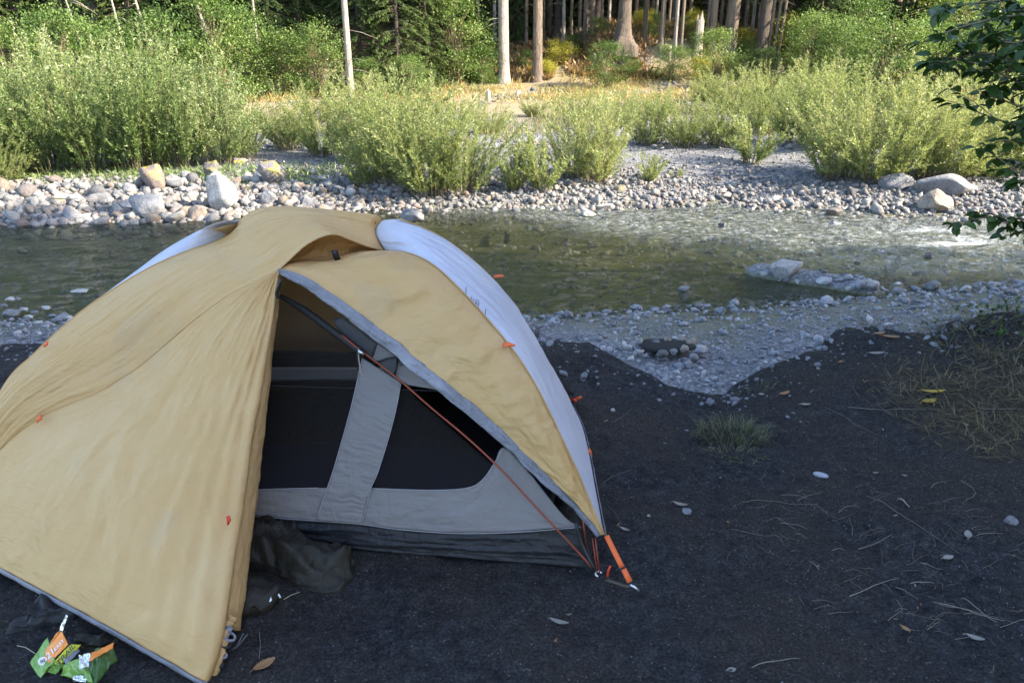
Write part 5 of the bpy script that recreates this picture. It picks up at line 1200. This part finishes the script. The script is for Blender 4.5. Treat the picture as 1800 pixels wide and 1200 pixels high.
# torn food pouch
def pouch():
    c = at_z(130, 1150, .0); e = empty('food_pouch', c, 'torn green and orange trail food pouch lying on the sand', 'pouch')
    green = mat_plain('pouch_green', (.16, .30, .05), .35, 0, .4, 25, .3); dkg = mat_plain('pouch_dark_green', (.05, .12, .03), .35, 0, .4, 25, .3)
    org = mat_plain('pouch_orange', (.80, .25, .03), .35, 0, .3, 25, .1); yel = mat_plain('pouch_yellow', (.62, .60, .03), .35, 0, .3, 25, .1)
    foil = mat_plain('pouch_foil', (.75, .76, .74), .22, .85, .5, 40); wh = mat_plain('pouch_white', (.8, .8, .78), .5)
    def face(name, quad, mat, n=24, m_=18, amp=.008, seed=0, hgt=0):
        q = [at_z(px, py, z) for px, py, z in quad]; u = np.linspace(0, 1, n)[:, None, None]; v = np.linspace(0, 1, m_)[None, :, None]
        Gd = (1 - u) * (1 - v) * q[0] + u * (1 - v) * q[1] + u * v * q[2] + (1 - u) * v * q[3]
        Gd = Gd + np.array([0, -.3, 1]) * (amp * fbm(u[..., 0] * 4 + 0 * v[..., 0], v[..., 0] * 4 + 0 * u[..., 0], 3, seed))[..., None] + np.array([0, 0, hgt]) * (np.sin(np.pi * u) * np.sin(np.pi * v))
        o = part(name, Gd.reshape(-1, 3), grid_faces(n, m_), mat, e); md = o.modifiers.new('thickness', 'SOLIDIFY'); md.thickness = .0012; return o
    # left torn flap, stands up towards the viewer
    face('front_film', [(53, 1165, .01), (84, 1120, .05), (97, 1160, .045), (70, 1192, .008)], green, seed=1, amp=.006)
    face('orange_band', [(76, 1145, .035), (109, 1108, .09), (120, 1132, .075), (86, 1166, .032)], org, seed=2, amp=.006)
    face('orange_band', [(84, 1136, .042), (107, 1108, .085), (112, 1100, .10), (96, 1116, .07)], org, seed=12, amp=.003)
    face('yellow_band', [(88, 1168, .030), (122, 1132, .070), (143, 1133, .06), (104, 1170, .022)], yel, seed=3, amp=.006)
    face('crease', [(78, 1180, .014), (94, 1165, .03), (112, 1164, .028), (102, 1184, .012)], green, seed=4, amp=.012)
    face('torn_tip', [(103, 1106, .09), (117, 1080, .13), (120, 1082, .13), (110, 1110, .092)], foil, seed=5, amp=.004)
    # right crumpled half
    face('crumpled_side', [(112, 1170, .03), (150, 1148, .07), (164, 1200, .05), (108, 1188, .01)], green, seed=6, amp=.014, hgt=.02)
    face('crumpled_side', [(150, 1147, .072), (196, 1132, .07), (207, 1160, .04), (163, 1205, .04)], dkg, seed=7, amp=.014, hgt=.02)
    face('orange_edge', [(152, 1150, .082), (200, 1129, .085), (198, 1138, .082), (160, 1162, .088)], org, seed=8, amp=.006)
    face('foil_patch', [(139, 1152, .092), (162, 1147, .092), (156, 1172, .085), (140, 1176, .085)], foil, seed=9, amp=.012)
    face('inner_film', [(112, 1160, .045), (136, 1138, .05), (141, 1144, .05), (116, 1168, .04)], M['hem'], seed=10, amp=.004)
    face('torn_tip', [(130, 1186, .05), (155, 1186, .05), (151, 1199, .045), (128, 1195, .045)], foil, seed=11, amp=.008)
    V, Fc = tube([at_z(30, 1134, .004), at_z(45, 1137, .006), at_z(62, 1148, .01)], .0015, 4); part('cord', V, Fc, M['cord'], e)
    def dec(name, txt, size, c_, a_, b_, u0, u1, mat):
        xd_ = np.array(b_) - np.array(a_); yd_ = np.array(u1) - np.array(u0); p_ = np.array(c_); p_ = p_ + (CAM - p_) / np.linalg.norm(CAM - p_) * .008
        letters(name, txt, size, p_, xd_, yd_, mat, e)
    a_, b_ = at_z(84, 1158, .033), at_z(115, 1122, .079); u0, u1 = at_z(103, 1148, .05), at_z(94, 1127, .06)
    dec('lettering', '21', .030, at_z(89, 1148, .042), a_, b_, u0, u1, wh); dec('lettering', 'EASY', .017, at_z(104, 1133, .063), a_, b_, u0, u1, wh)
    dec('lettering', 'TRAIL', .026, at_z(116, 1150, .05), a_, b_, u0, u1, mat_plain('dark_print', (.03, .07, .03), .5))
    p_ = at_z(75, 1161, .03); p_ = p_ + (CAM - p_) / np.linalg.norm(CAM - p_) * .008; nrm = (CAM - p_) / np.linalg.norm(CAM - p_)
    s1 = np.cross(nrm, [0, 0, 1]); s1 /= np.linalg.norm(s1); s2 = np.cross(nrm, s1)
    V = [p_] + [p_ + .0115 * (math.cos(a) * s1 + math.sin(a) * s2) for a in np.linspace(0, 6.283, 24, endpoint=False)]
    V = V + [v_ - nrm * .001 for v_ in V]
    part('round_mark', V, [(0, 1 + i, 1 + (i + 1) % 24) for i in range(24)] + [(1 + i, 1 + (i + 1) % 24, 26 + (i + 1) % 24, 26 + i) for i in range(24)], wh, e, False)
    V, Fc = tube([p_ + nrm * .002 + .005 * (math.cos(a) * s1 + .8 * math.sin(2 * a) * s2) for a in np.linspace(0, 6.283, 18)], .0009, 4); part('round_mark', V, Fc, M['mark'], e)
pouch()
# ---- leaves on the ground
def ground_leaf(px, py, Lpx, wfrac, ang, mat, label, curl=.25, group=None):
    p = hit(px, py); depth = p[1] * math.cos(PITCH) + (CAM[2] - p[2]) * math.sin(PITCH); L = Lpx / F * depth * .85; n = 15; V = []
    for i in range(n):
        t_ = i / (n - 1); w = L * wfrac * math.sin(math.pi * (t_ * .92 + .04)) ** .8 * .5 * (1 + .08 * math.sin(i * 2.4))
        for s in (-1, -.5, 0, .5, 1): V.append(((t_ - .5) * L, s * w, .004 + abs(s) * w * curl * 1.3 + L * curl * .35 * (2 * t_ - 1) ** 2 + .0012 * math.sin(i * 2.1 + s * 5)))
    Fc = [(i * 5 + j, i * 5 + j + 1, i * 5 + 6 + j, i * 5 + 5 + j) for i in range(n - 1) for j in range(4)]
    tint = np.repeat(np.linspace(.3, .9, n), 5) * .6 + np.tile([.1, .3, .0, .3, .15], n)
    mb = MB(); mb.add(V, Fc); mb.tube([(-.5 * L, 0, .006 + L * curl * .35), (-.68 * L, .02 * L, .006)], .0012, 4); V, Fc = mb.get()
    o = link('fallen_leaf', mk_mesh('fallen_leaf', V, Fc, M[mat], True, {'tint': np.r_[tint, np.zeros(len(V) - len(tint))]})); o.location = p + np.array([0, 0, .008]); o.rotation_euler = (0, 0, ang)
    md = o.modifiers.new('thickness', 'SOLIDIFY'); md.thickness = .0006
    return tag(o, label, 'leaf', group)
GL = ground_leaf
GL(466, 1174, 48, .5, .75, 'deadleaf', 'brown ribbed dead leaf beside the tent stake')
GL(983, 1100, 40, .3, -.35, 'deadpale', 'pale curled dead leaf on open sand in front of the tent', .5)
GL(1378, 697, 28, .38, .5, 'deadleaf', 'light orange leaf on the sand right of the grass tuft', .5)
GL(1338, 697, 12, .8, .2, 'deadpale', 'small white scrap left of the light orange leaf')
GL(1632, 712, 34, .5, .3, 'deadyellow', 'bright yellow fallen leaf on the right of the sand', .5)
GL(1640, 693, 50, .25, 0, 'deadyellow', 'long yellowing leaf just behind the bright yellow one', .3)
GL(1520, 674, 18, .6, 1.0, 'deadleaf', 'small orange dead leaf on the sand slope', .5)
GL(1565, 596, 34, .4, -.2, 'deadleaf', 'brown leaf at the lip of the sand bank')
GL(1545, 590, 26, .4, .3, 'deadleaf', 'brown leaf left of another at the lip of the sand bank')
GL(1415, 715, 22, .4, 0, 'deadpale', 'pale narrow leaf below the light orange leaf')
GL(1285, 1183, 20, .65, .2, 'deadpale', 'cream leaf scrap at the bottom of the picture')
GL(1098, 936, 22, .35, -.6, 'deadpale', 'grey curled leaf beside the tent corner', .5)
GL(1145, 953, 26, .3, .2, 'deadpale', 'thin pale leaf right of the tent corner') if False else None
GL(1712, 1128, 34, .4, -.5, 'deadpale', 'tan curled leaf low on the right of the sand', .5)
GL(1000, 1085, 10, .5, .2, 'deadpale', 'tiny pale leaf crumb near the curled leaf')
GL(1195, 893, 30, .35, -.4, 'deadpale', 'twisted grey leaf in the middle of the sand', .6)
GL(1665, 985, 26, .5, .3, 'deadpale', 'dull grey leaf among the right twigs')
GL(1700, 945, 30, .5, 1.1, 'deadpale', 'crumpled pale leaf at the border of the dry grass')
GL(1590, 1110, 22, .5, -1, 'deadleaf', 'dark brown leaf among the twigs at lower right')
GL(1480, 640, 20, .5, .4, 'deadleaf', 'rusty leaf on the top of the sand slope')
GL(1540, 625, 34, .35, .1, 'deadpale', 'bleached leaf on the sand slope')
for i in range(22):
    GL(random.uniform(950, 1780), random.uniform(640, 1180), random.uniform(6, 12), random.uniform(.3, .6), random.uniform(0, 6), random.choice(['deadpale', 'deadleaf']), 'tiny dead leaf bit scattered on the black sand', .4, 'tiny leaf bits on the black sand')
# ---- pebbles on the sand
V, Fc = ico(3); V = np.sign(V) * np.abs(V) ** .8 * np.array([.031, .014, .012])
o = link('pebble', mk_mesh('pebble', V, Fc, mat_plain('smooth_grey_stone', (.28, .29, .33), .45, 0, .1, 40))); o.location = hit(1442, 838) + np.array([0, 0, .008]); o.rotation_euler = (0, 0, -.5); tag(o, 'smooth oval grey pebble lying in a small hollow of the sand', 'pebble')
def peb(px, py, w, mat, label, group=None):
    p = hit(px, py); depth = p[1] * math.cos(PITCH) + (CAM[2] - p[2]) * math.sin(PITCH); s = w / F * depth / 2; V, Fc = MD[random.randrange(10)]
    o = link('pebble', mk_mesh('pebble', V * s, Fc, M[mat])); o.location = p + np.array([0, 0, s * .25]); o.rotation_euler = (0, 0, random.uniform(0, 6)); return tag(o, label, 'pebble', group)
peb(1023, 668, 14, 'rockgrey', 'round grey pebble on the sand behind the tent corner')
peb(1077, 722, 14, 'rockwhite', 'pale pebble on the sand right of the tent')
peb(1388, 842, 8, 'rockwhite', 'small white pebble left of the smooth oval one')
peb(1207, 900, 24, 'rockgrey', 'flat grey stone half buried in mid sand')
peb(1140, 907, 10, 'rockwhite', 'white pebble near the tent corner')
peb(960, 1100, 8, 'rockwhite', 'tiny white pebble near the curled leaf')
peb(863, 1180, 7, 'rocktan', 'tiny tan pebble at the bottom of the picture')
peb(552, 1043, 8, 'rockwhite', 'small white pebble at the edge of the jacket')
peb(1775, 920, 40, 'rockgrey', 'flat grey stone at the right edge of the sand')
for i in range(70):
    peb(random.uniform(1000, 1790), random.uniform(610, 1190), random.uniform(2.5, 6.5), random.choice(['rockgrey', 'rockwhite', 'rock']), 'tiny pebble bedded in the black sand', 'tiny pebbles in the black sand')
# grit
n = 4200; x = rng.uniform(-2.6, 4.2, n); y = rng.uniform(.7, 4.6, n); k = (y < np.interp(x, LX, LY)) & ~((x < .25) & (x > -1.9) & (y > 2.25) & (y < 3.6)); x, y = x[k], y[k]; k = (fbm(x * 1.6, y * 1.6, 3, 120) > -.12); x, y = x[k], y[k]
s = np.exp(rng.normal(np.log(.0014), .55, len(x))).clip(.0007, .005)
o = scatter('grit', SM, np.stack([x, y, terrain(x, y) + s * .3], 1), s, M['rockgrey']); tag(o, 'pale grit grains sprinkled over the black sand', 'grit')
n = 9000; x = rng.uniform(-2.8, 4.2, n); y = rng.uniform(.9, 4.5, n); k = (y < np.interp(x, LX, LY)) & ~((x < .25) & (x > -1.9) & (y > 2.2) & (y < 3.6)) & (fbm(x * 2.3, y * 2.3, 3, 125) > -.1); x, y = x[k], y[k]
s = np.exp(rng.normal(np.log(.0038), .5, len(x))).clip(.002, .014)
o = scatter('soil_crumbs', SM, np.stack([x, y, terrain(x, y) + s * .1], 1), s, mat_plain('black_crumb', (.016, .016, .018), .95, 0, .5, 300, .5)); tag(o, 'crumbs of black sand and soil on the trodden ground', 'soil')
# ---- twigs
def twig_pts(p0, p1, wob=.03):
    n = 7; p0, p1 = np.array(p0), np.array(p1); d = p1 - p0; L = np.linalg.norm(d); s = np.array([-d[1], d[0], 0]) / (L + 1e-9); ph = random.uniform(0, 6)
    P = np.array([p0 + d * t_ + s * L * wob * math.sin(ph + 4 * t_) for t_ in np.linspace(0, 1, n)]); P[:, 2] = terrain(P[:, 0], P[:, 1]) + .004 + .006 * np.sin(np.linspace(0, 3, n)) * random.random(); return P
def twig(a, b, r, mat, label, group=None, wob=.03):
    P = twig_pts(hit(*a), hit(*b), wob); o0 = P[0].copy(); r *= .8; P[:, 2] -= .0022; V, Fc = tube(P - o0, np.linspace(r, r * .5, 7), 5)
    o = link('twig', mk_mesh('twig', V, Fc, M[mat])); o.location = o0; return tag(o, label, 'twig', group)
for a in [((1305, 882), (1437, 890), .0022, 'twig', 'long thin twig lying across the middle of the sand'),
          ((1578, 878), (1598, 898), .005, 'twigpale', 'short bleached stick on the right of the sand'),
          ((1320, 1176), (1405, 1157), .0022, 'twigpale', 'straight pale twig at the bottom right'),
          ((1490, 1048), (1582, 1019), .0024, 'twigpale', 'pale curved twig left of the crossing straws'),
          ((1640, 1058), (1765, 1098), .0024, 'twigpale', 'long straw in the crossing bundle at lower right'),
          ((1650, 1066), (1755, 1090), .0022, 'twig', 'second straw in the crossing bundle at lower right'),
          ((1690, 1052), (1750, 1100), .002, 'twigpale', 'third straw in the crossing bundle at lower right'),
          ((1520, 877), (1690, 970), .0022, 'twig', 'long slanting twig below the bleached stick'),
          ((1510, 967), (1565, 942), .002, 'twigpale', 'short slanting twig left of the long slanting one'),
          ((1490, 717), (1625, 720), .002, 'twigpale', 'long pale twig beside the yellow leaf'),
          ((1700, 709), (1800, 725), .0024, 'twigpale', 'arched pale stem entering from the right edge'),
          ((1450, 720), (1560, 770), .0018, 'twig', 'thin root like twig below the pale leaf'),
          ((1455, 1082), (1500, 1080), .002, 'twig', 'short twig under the pale curved one'),
          ((1600, 1026), (1640, 1030), .0024, 'twigpale', 'short pale twig above the crossing straws'),
          ((1440, 1003), (1420, 988), .002, 'twigpale', 'little hooked twig in mid sand'),
          ((1285, 935), (1400, 950), .0018, 'twig', 'faint twig below the long middle twig'),
          ((1690, 845), (1715, 870), .003, 'twig', 'brown bent stick at the edge of the dry grass'),
          ((1715, 868), (1695, 885), .003, 'twig', 'stub joined to the brown bent stick'),
          ((1075, 745), (1110, 722), .002, 'twig', 'small twig on the sand beside the tent'),
          ((1060, 850), (1110, 830), .002, 'twig', 'small slanting twig right of the white panel'),
          ((458, 1110), (456, 1165), .0016, 'twigpale', 'fine straw standing by the brown dead leaf'),
          ((1068, 890), (1092, 925), .0016, 'twig', 'fine straw beside the tent corner')]: twig(*a)
clus = [(1560, 1000), (1640, 930), (1700, 1080), (1480, 960), (1380, 900), (1600, 1090), (1740, 960), (1450, 1060), (1330, 980), (1540, 880)]
for i in range(130):
    cx_, cy_ = random.choice(clus); px = min(1790, max(1130, random.gauss(cx_, 42))); py = min(1190, max(740, random.gauss(cy_, 28))); L = random.uniform(8, 55); an = random.gauss(0, .8)
    q = (px + L * math.cos(an), py + L * math.sin(an) * .7)
    right = px > 1480
    twig((px, py), q, random.uniform(.0007, .0015), random.choice(['twig', 'twig', 'twigpale']), 'thin dry twig scattered on the right half of the sand' if right else 'thin dry twig scattered on the middle of the sand', 'dry twigs on the right of the sand' if right else 'dry twigs in the middle of the sand', random.uniform(.01, .12))
# straw litter
def straws(name, n, fx, fy, Lr, r0, mat, label, mask=None, cat='litter', lift=.0):
    x = fx(n); y = fy(n)
    if mask is not None: k = mask(x, y); x, y = x[k], y[k]
    n = len(x); z = terrain(x, y); a = rng.uniform(0, 6.28, n); L = rng.uniform(*Lr, n); A = np.stack([np.cos(a), np.sin(a), rng.normal(lift, .12, n)], 1)
    me = leaves_mesh(name, np.stack([x, y, z + .004], 1), A, np.tile([0, 0, 1.0], (n, 1)) + .4 * rnd_dir(n), L, np.full(n, r0) * rng.uniform(.6, 1.4, n), rng.random(n), mat, .3)
    o = link(name, me); return tag(o, label, cat, None, 'stuff')
straws('needle_litter', 2600, lambda n: rng.uniform(.2, 3.6, n), lambda n: rng.uniform(1.2, 4.3, n), (.01, .05), .0022, M['drygrass'], 'fine needles and straw bits over the black sand', lambda x, y: (fbm(x * 1.4, y * 1.4, 3, 130) + .16 * (x - 1.2) > .0) & (y < np.interp(x, LX, LY)) & (x > .35 + .0 * y))
gm = lambda x, y: (sstep(1.75, 2.3, x + .6 * fbm(x * 1.5, y * 1.5, 3, 63)) > rng.random(len(x))) & (y < np.interp(x, LX, LY) + .1)
straws('dry_grass', 12000, lambda n: rng.uniform(1.6, 4.8, n), lambda n: rng.uniform(1.9, 4.8, n), (.04, .16), .0035, M['drygrass'], 'flattened dry grass mat on the right of the sand', gm, 'grass', .25)
x = rng.uniform(1.7, 4.6, 6000); y = rng.uniform(2.0, 4.9, 6000); k = gm(x, y) & (fbm(x * 2, y * 2, 3, 131) > -.0) ; x, y = x[k], y[k]
blades('standing_grass', np.stack([x, y, terrain(x, y)], 1), (.03, .11), (.003, .006), M['drygrass'], .9, label='short green brown grass growing at the right edge of the sand')
x = rng.uniform(2.6, 4.4, 160); y = rng.uniform(3.4, 4.8, 160); C_ = np.repeat(np.stack([x, y, terrain(x, y) + rng.uniform(.01, .10, 160)], 1), 5, 0); n = len(C_)
me = leaves_mesh('ground_plants', C_, rnd_dir(n) + np.array([0, 0, .3]), np.tile([0, 0, 1.0], (n, 1)), rng.uniform(.02, .045, n), rng.uniform(.015, .025, n), rng.random(n), M['nearleaf']); tag(link('ground_plants', me), 'small green leafy plants at the right end of the sand bank', 'plants', None, 'stuff')
# ---- grass tuft
def tuft(px, py, R_, n, L, label):
    c = hit(px, py); e = empty('grass_tuft', c, label, 'grass tuft'); V = []; Fc = []; T_ = []; b0 = 0
    for i in range(n):
        a = random.uniform(0, 6.28); rr = R_ * math.sqrt(random.random()); p = np.array([c[0] + rr * math.cos(a), c[1] + rr * .75 * math.sin(a), 0]); p[2] = Z(p[0], p[1]) - .003
        a2 = a + random.gauss(0, .8); l = L * random.uniform(.4, 1.1); le = random.uniform(.2, 1.1) * (.5 + rr / R_); w = random.uniform(.0012, .0026); sd = np.array([-math.sin(a2), math.cos(a2), 0]); tn = random.random()
        for q in range(6):
            t_ = q / 5; h = l * (math.sin(min(t_ * (1.2 + le), 2.6)) / 1.25) * (1 - .2 * le); o_ = l * le * t_ ** 1.4
            c_ = p + np.array([math.cos(a2) * o_, math.sin(a2) * o_, max(h, .002)]); ww = w * (1 - t_ * .85); V += [c_ - sd * ww, c_ + sd * ww]; T_ += [tn, tn]
            if q: k = b0 + q * 2; Fc.append((k - 2, k - 1, k + 1, k))
        b0 += 12
    part('blades', V, Fc, M['tuft'], e, True, {'tint': T_})
tuft(1285, 768, .16, 420, .085, 'green and straw coloured grass tuft growing alone on the black sand')
tuft(1290, 800, .12, 160, .03, 'grey dead grass stubble in front of the green tuft')
tuft(1330, 690, .10, 60, .04, 'sparse dry wisps at the notch of the sand bank')
# thin dry plant wisps near tent at the terrace lip
mb = MB()
for i in range(40):
    p = hit(random.uniform(938, 948), random.uniform(592, 597)); mb.tube([p, p + np.array([random.gauss(0, .02), 0, random.uniform(.04, .10)]), p + np.array([random.gauss(0, .04), 0, random.uniform(.08, .2)])], [.0012, .001, .0005], 3)
V, Fc = mb.get(); part('stalks', V, Fc, M['twig'], empty('dry_weed', hit(942, 596), 'thin dry weed stalks at the bank lip beside the white tent panel', 'weed'))
# driftwood spider at water edge
c = hit(1265, 527); mb = MB()
for i in range(9):
    a = random.uniform(-.4, 3.5); L = random.uniform(.08, .2); mb.tube([(0, 0, .02), (L * .5 * math.cos(a), .03 * random.random(), .05 + L * .3 * abs(math.sin(a))), (L * math.cos(a), .05 * random.random(), .02 + L * .6 * abs(math.sin(a)))], [.009, .007, .003], 5)
V, Fc = mb.get(); o = link('driftwood', mk_mesh('driftwood', V, Fc, M['barkpale'])); o.location = c; tag(o, 'small branching driftwood root at the near water edge', 'driftwood')
mb = MB(); mb.tube([hit(95, 370) + np.array([0, -.1, .22]), hit(190, 368) + np.array([0, -.1, .18])], [.012, .006], 5); V, Fc = mb.get()
tag(link('driftwood', mk_mesh('driftwood', V, Fc, M['barkpale'])), 'thin bleached stick across the left boulders', 'driftwood')
# exposed roots at the cut bank
mb = MB(); r = np.random.default_rng(5)
for i in range(230):
    px = r.uniform(1060, 1150); p = hit(px, r.uniform(88, 112)); mb.tube([p, p + np.array([r.normal(0, .12), -.12, -.15]), p + np.array([r.normal(0, .25), -.2, -.38])], [.02, .014, .005], 3)
V, Fc = mb.get(); tag(link('exposed_roots', mk_mesh('exposed_roots', V, Fc, M['barkpale'])), 'tangle of bare roots hanging from the cut bank under the flared conifer', 'roots')

# ------------------------------------------------------------------ overhanging leafy tree at the right
tr0 = np.array([4.35, 4.55]); tz = Z(*tr0); ot = empty('overhanging_tree', (tr0[0], tr0[1], tz), 'dark leafy tree whose branches hang in from the upper right', 'tree')
top = np.array([4.3, 4.5, tz + 3.6])
part('trunk', *tube(resample([(tr0[0], tr0[1], tz - .2), (4.4, 4.55, 1.0), (4.25, 4.5, 2.2), top], 16), np.linspace(.09, .03, 16), 10), M['bark'], ot)
mb = MB(); LC, LA, LL, LT = [], [], [], []; r = np.random.default_rng(77)
BRN = [[(1900, 40, 4.4), (1830, 25, 4.3), (1770, 30, 4.2), (1700, 45, 4.1), (1650, 62, 4.0)], [(1900, 120, 4.4), (1820, 100, 4.3), (1760, 95, 4.2), (1700, 98, 4.1), (1648, 118, 4.0)],
       [(1900, 200, 4.4), (1830, 170, 4.3), (1780, 140, 4.2), (1730, 118, 4.1), (1690, 105, 4.1)], [(1900, 260, 4.5), (1840, 235, 4.3), (1790, 222, 4.2), (1740, 205, 4.1), (1700, 190, 4.1)],
       [(1900, 0, 4.5), (1830, -20, 4.4), (1760, 0, 4.3), (1700, 8, 4.2), (1648, 20, 4.1)], [(1900, 280, 4.4), (1840, 262, 4.2), (1800, 250, 4.1), (1760, 246, 4.1)],
       [(1900, 420, 4.2), (1840, 395, 4.1), (1790, 385, 4.0), (1735, 382, 4.0), (1690, 392, 3.9)], [(1900, 340, 4.4), (1850, 330, 4.2), (1800, 320, 4.1), (1775, 318, 4.1)], [(1900, 440, 4.2), (1850, 420, 4.1), (1800, 408, 4.0), (1765, 415, 4.0)],
       [(1900, 80, 4.8), (1850, 60, 4.7), (1800, 70, 4.6), (1760, 60, 4.6)], [(1900, 20, 4.9), (1850, 10, 4.8), (1790, 20, 4.7), (1740, 30, 4.7)], [(1900, 150, 4.8), (1850, 140, 4.7), (1800, 120, 4.6), (1755, 140, 4.6)], [(1900, 320, 4.8), (1860, 300, 4.6), (1810, 290, 4.5), (1775, 280, 4.5)], [(1900, -30, 4.6), (1840, -60, 4.5), (1760, -50, 4.4), (1690, -30, 4.3)],
 [(1900, 60, 4.5), (1840, 50, 4.2), (1790, 75, 4.1), (1740, 70, 4.0), (1690, 75, 3.9)], [(1900, 220, 4.6), (1850, 200, 4.4), (1800, 190, 4.3), (1760, 175, 4.3), (1725, 165, 4.2)], [(1900, 130, 5), (1860, 90, 4.9), (1815, 60, 4.9), (1780, 90, 4.8)]]
for br in BRN:
    Q = [at_y(*q) for q in br]; h0 = np.array([4.3, 4.52, min(max(Q[0][2] - .4, tz + .5), tz + 3.3)]); P = resample([h0, (h0 + Q[0]) / 2 + [0, 0, .1]] + Q, 40); mb.tube(P, np.linspace(.016, .003, 40), 5)
    k0 = 12
    for k in range(k0, 40):
        subs = [(P[k], .5)]
        if k % 2 == 0:
            d = P[k] - P[k - 1]; d /= np.linalg.norm(d); sdv = r.normal(size=3) * np.array([.6, .8, .5]); e_ = P[k] + (d * .5 + sdv * .5) * r.uniform(.08, .30); mb.tube([P[k], (P[k] + e_) / 2 + [0, 0, .008], e_], [.003, .0025, .0015], 3); subs = [(P[k] * (1 - f) + e_ * f, 1) for f in (.45, .75, 1)]
        for pt, _ in subs:
            for q in range(3):
                dr = r.normal(size=3) * np.array([1, .9, .25]); dr[2] -= .18; dr[0] -= .35; LC.append(pt); LA.append(dr); LL.append(r.uniform(.042, .082)); LT.append(r.random())
V, Fc = mb.get(); part('branches', V, Fc, M['stem'], ot)
# rounded ovate leaves with a fold along the midrib
LC, LA, LL, LT = map(np.array, (LC, LA, LL, LT)); n = len(LC); LA /= np.linalg.norm(LA, axis=1)[:, None]; UPV = np.tile([0, 0, 1.0], (n, 1)) + .32 * r.normal(size=(n, 3))
SDV = np.cross(LA, UPV); SDV /= np.linalg.norm(SDV, axis=1)[:, None]; NV_ = np.cross(SDV, LA)
prof = [(0, 0), (.1, .12), (.28, .27), (.5, .31), (.72, .24), (.88, .11), (1, 0)]; Vs = []; nP = len(prof)
for t_, w_ in prof:
    for s in (-1, 0, 1): Vs.append(LC + LA * (LL * (t_ + .15))[:, None] + SDV * (LL * w_ * s)[:, None] + NV_ * (LL * (abs(s) * w_ * .35 - .22 * t_ * t_))[:, None])
Vv = np.stack(Vs, 1).reshape(-1, 3); k = nP * 3; f0 = np.array([[i * 3 + j, i * 3 + j + 1, i * 3 + 4 + j, i * 3 + 3 + j] for i in range(nP - 1) for j in (0, 1)])
Fa = (f0[None] + (np.arange(n) * k)[:, None, None]).reshape(-1, 4); part('foliage', Vv, Fa, M['nearleaf'], ot, True, {'tint': np.repeat(LT, k)})

# ------------------------------------------------------------------ light
EL = R(33); az = math.atan2(SUNAZ[0], SUNAZ[1])           # azimuth from +Y towards +X
w = bpy.data.worlds.new('World'); S.world = w; w.use_nodes = True; nt = w.node_tree
sky = nt.nodes.new('ShaderNodeTexSky'); sky.sky_type = 'NISHITA'; sky.sun_disc = False; sky.sun_elevation = EL; sky.sun_rotation = az
sky.air_density = 1.0; sky.dust_density = 1.5
nt.links.new(sky.outputs[0], nt.nodes['Background'].inputs[0]); nt.nodes['Background'].inputs[1].default_value = .15
sl = bpy.data.lights.new('sun', 'SUN'); sl.energy = 3.9; sl.angle = R(.5); sl.color = (1, .87, .68)
so = bpy.data.objects.new('sun', sl); COL.objects.link(so)
d = Vector((SUNAZ[0] * math.cos(EL), SUNAZ[1] * math.cos(EL), math.sin(EL))).normalized()
so.rotation_euler = d.to_track_quat('Z', 'Y').to_euler(); so.location = (10, 0, 20)
S.view_settings.view_transform = 'Standard'; S.view_settings.look = 'None'; S.view_settings.gamma = 1; S.view_settings.exposure = 2.2
S.render.engine = 'CYCLES'; S.cycles.transparent_max_bounces = 14; S.cycles.max_bounces = 5
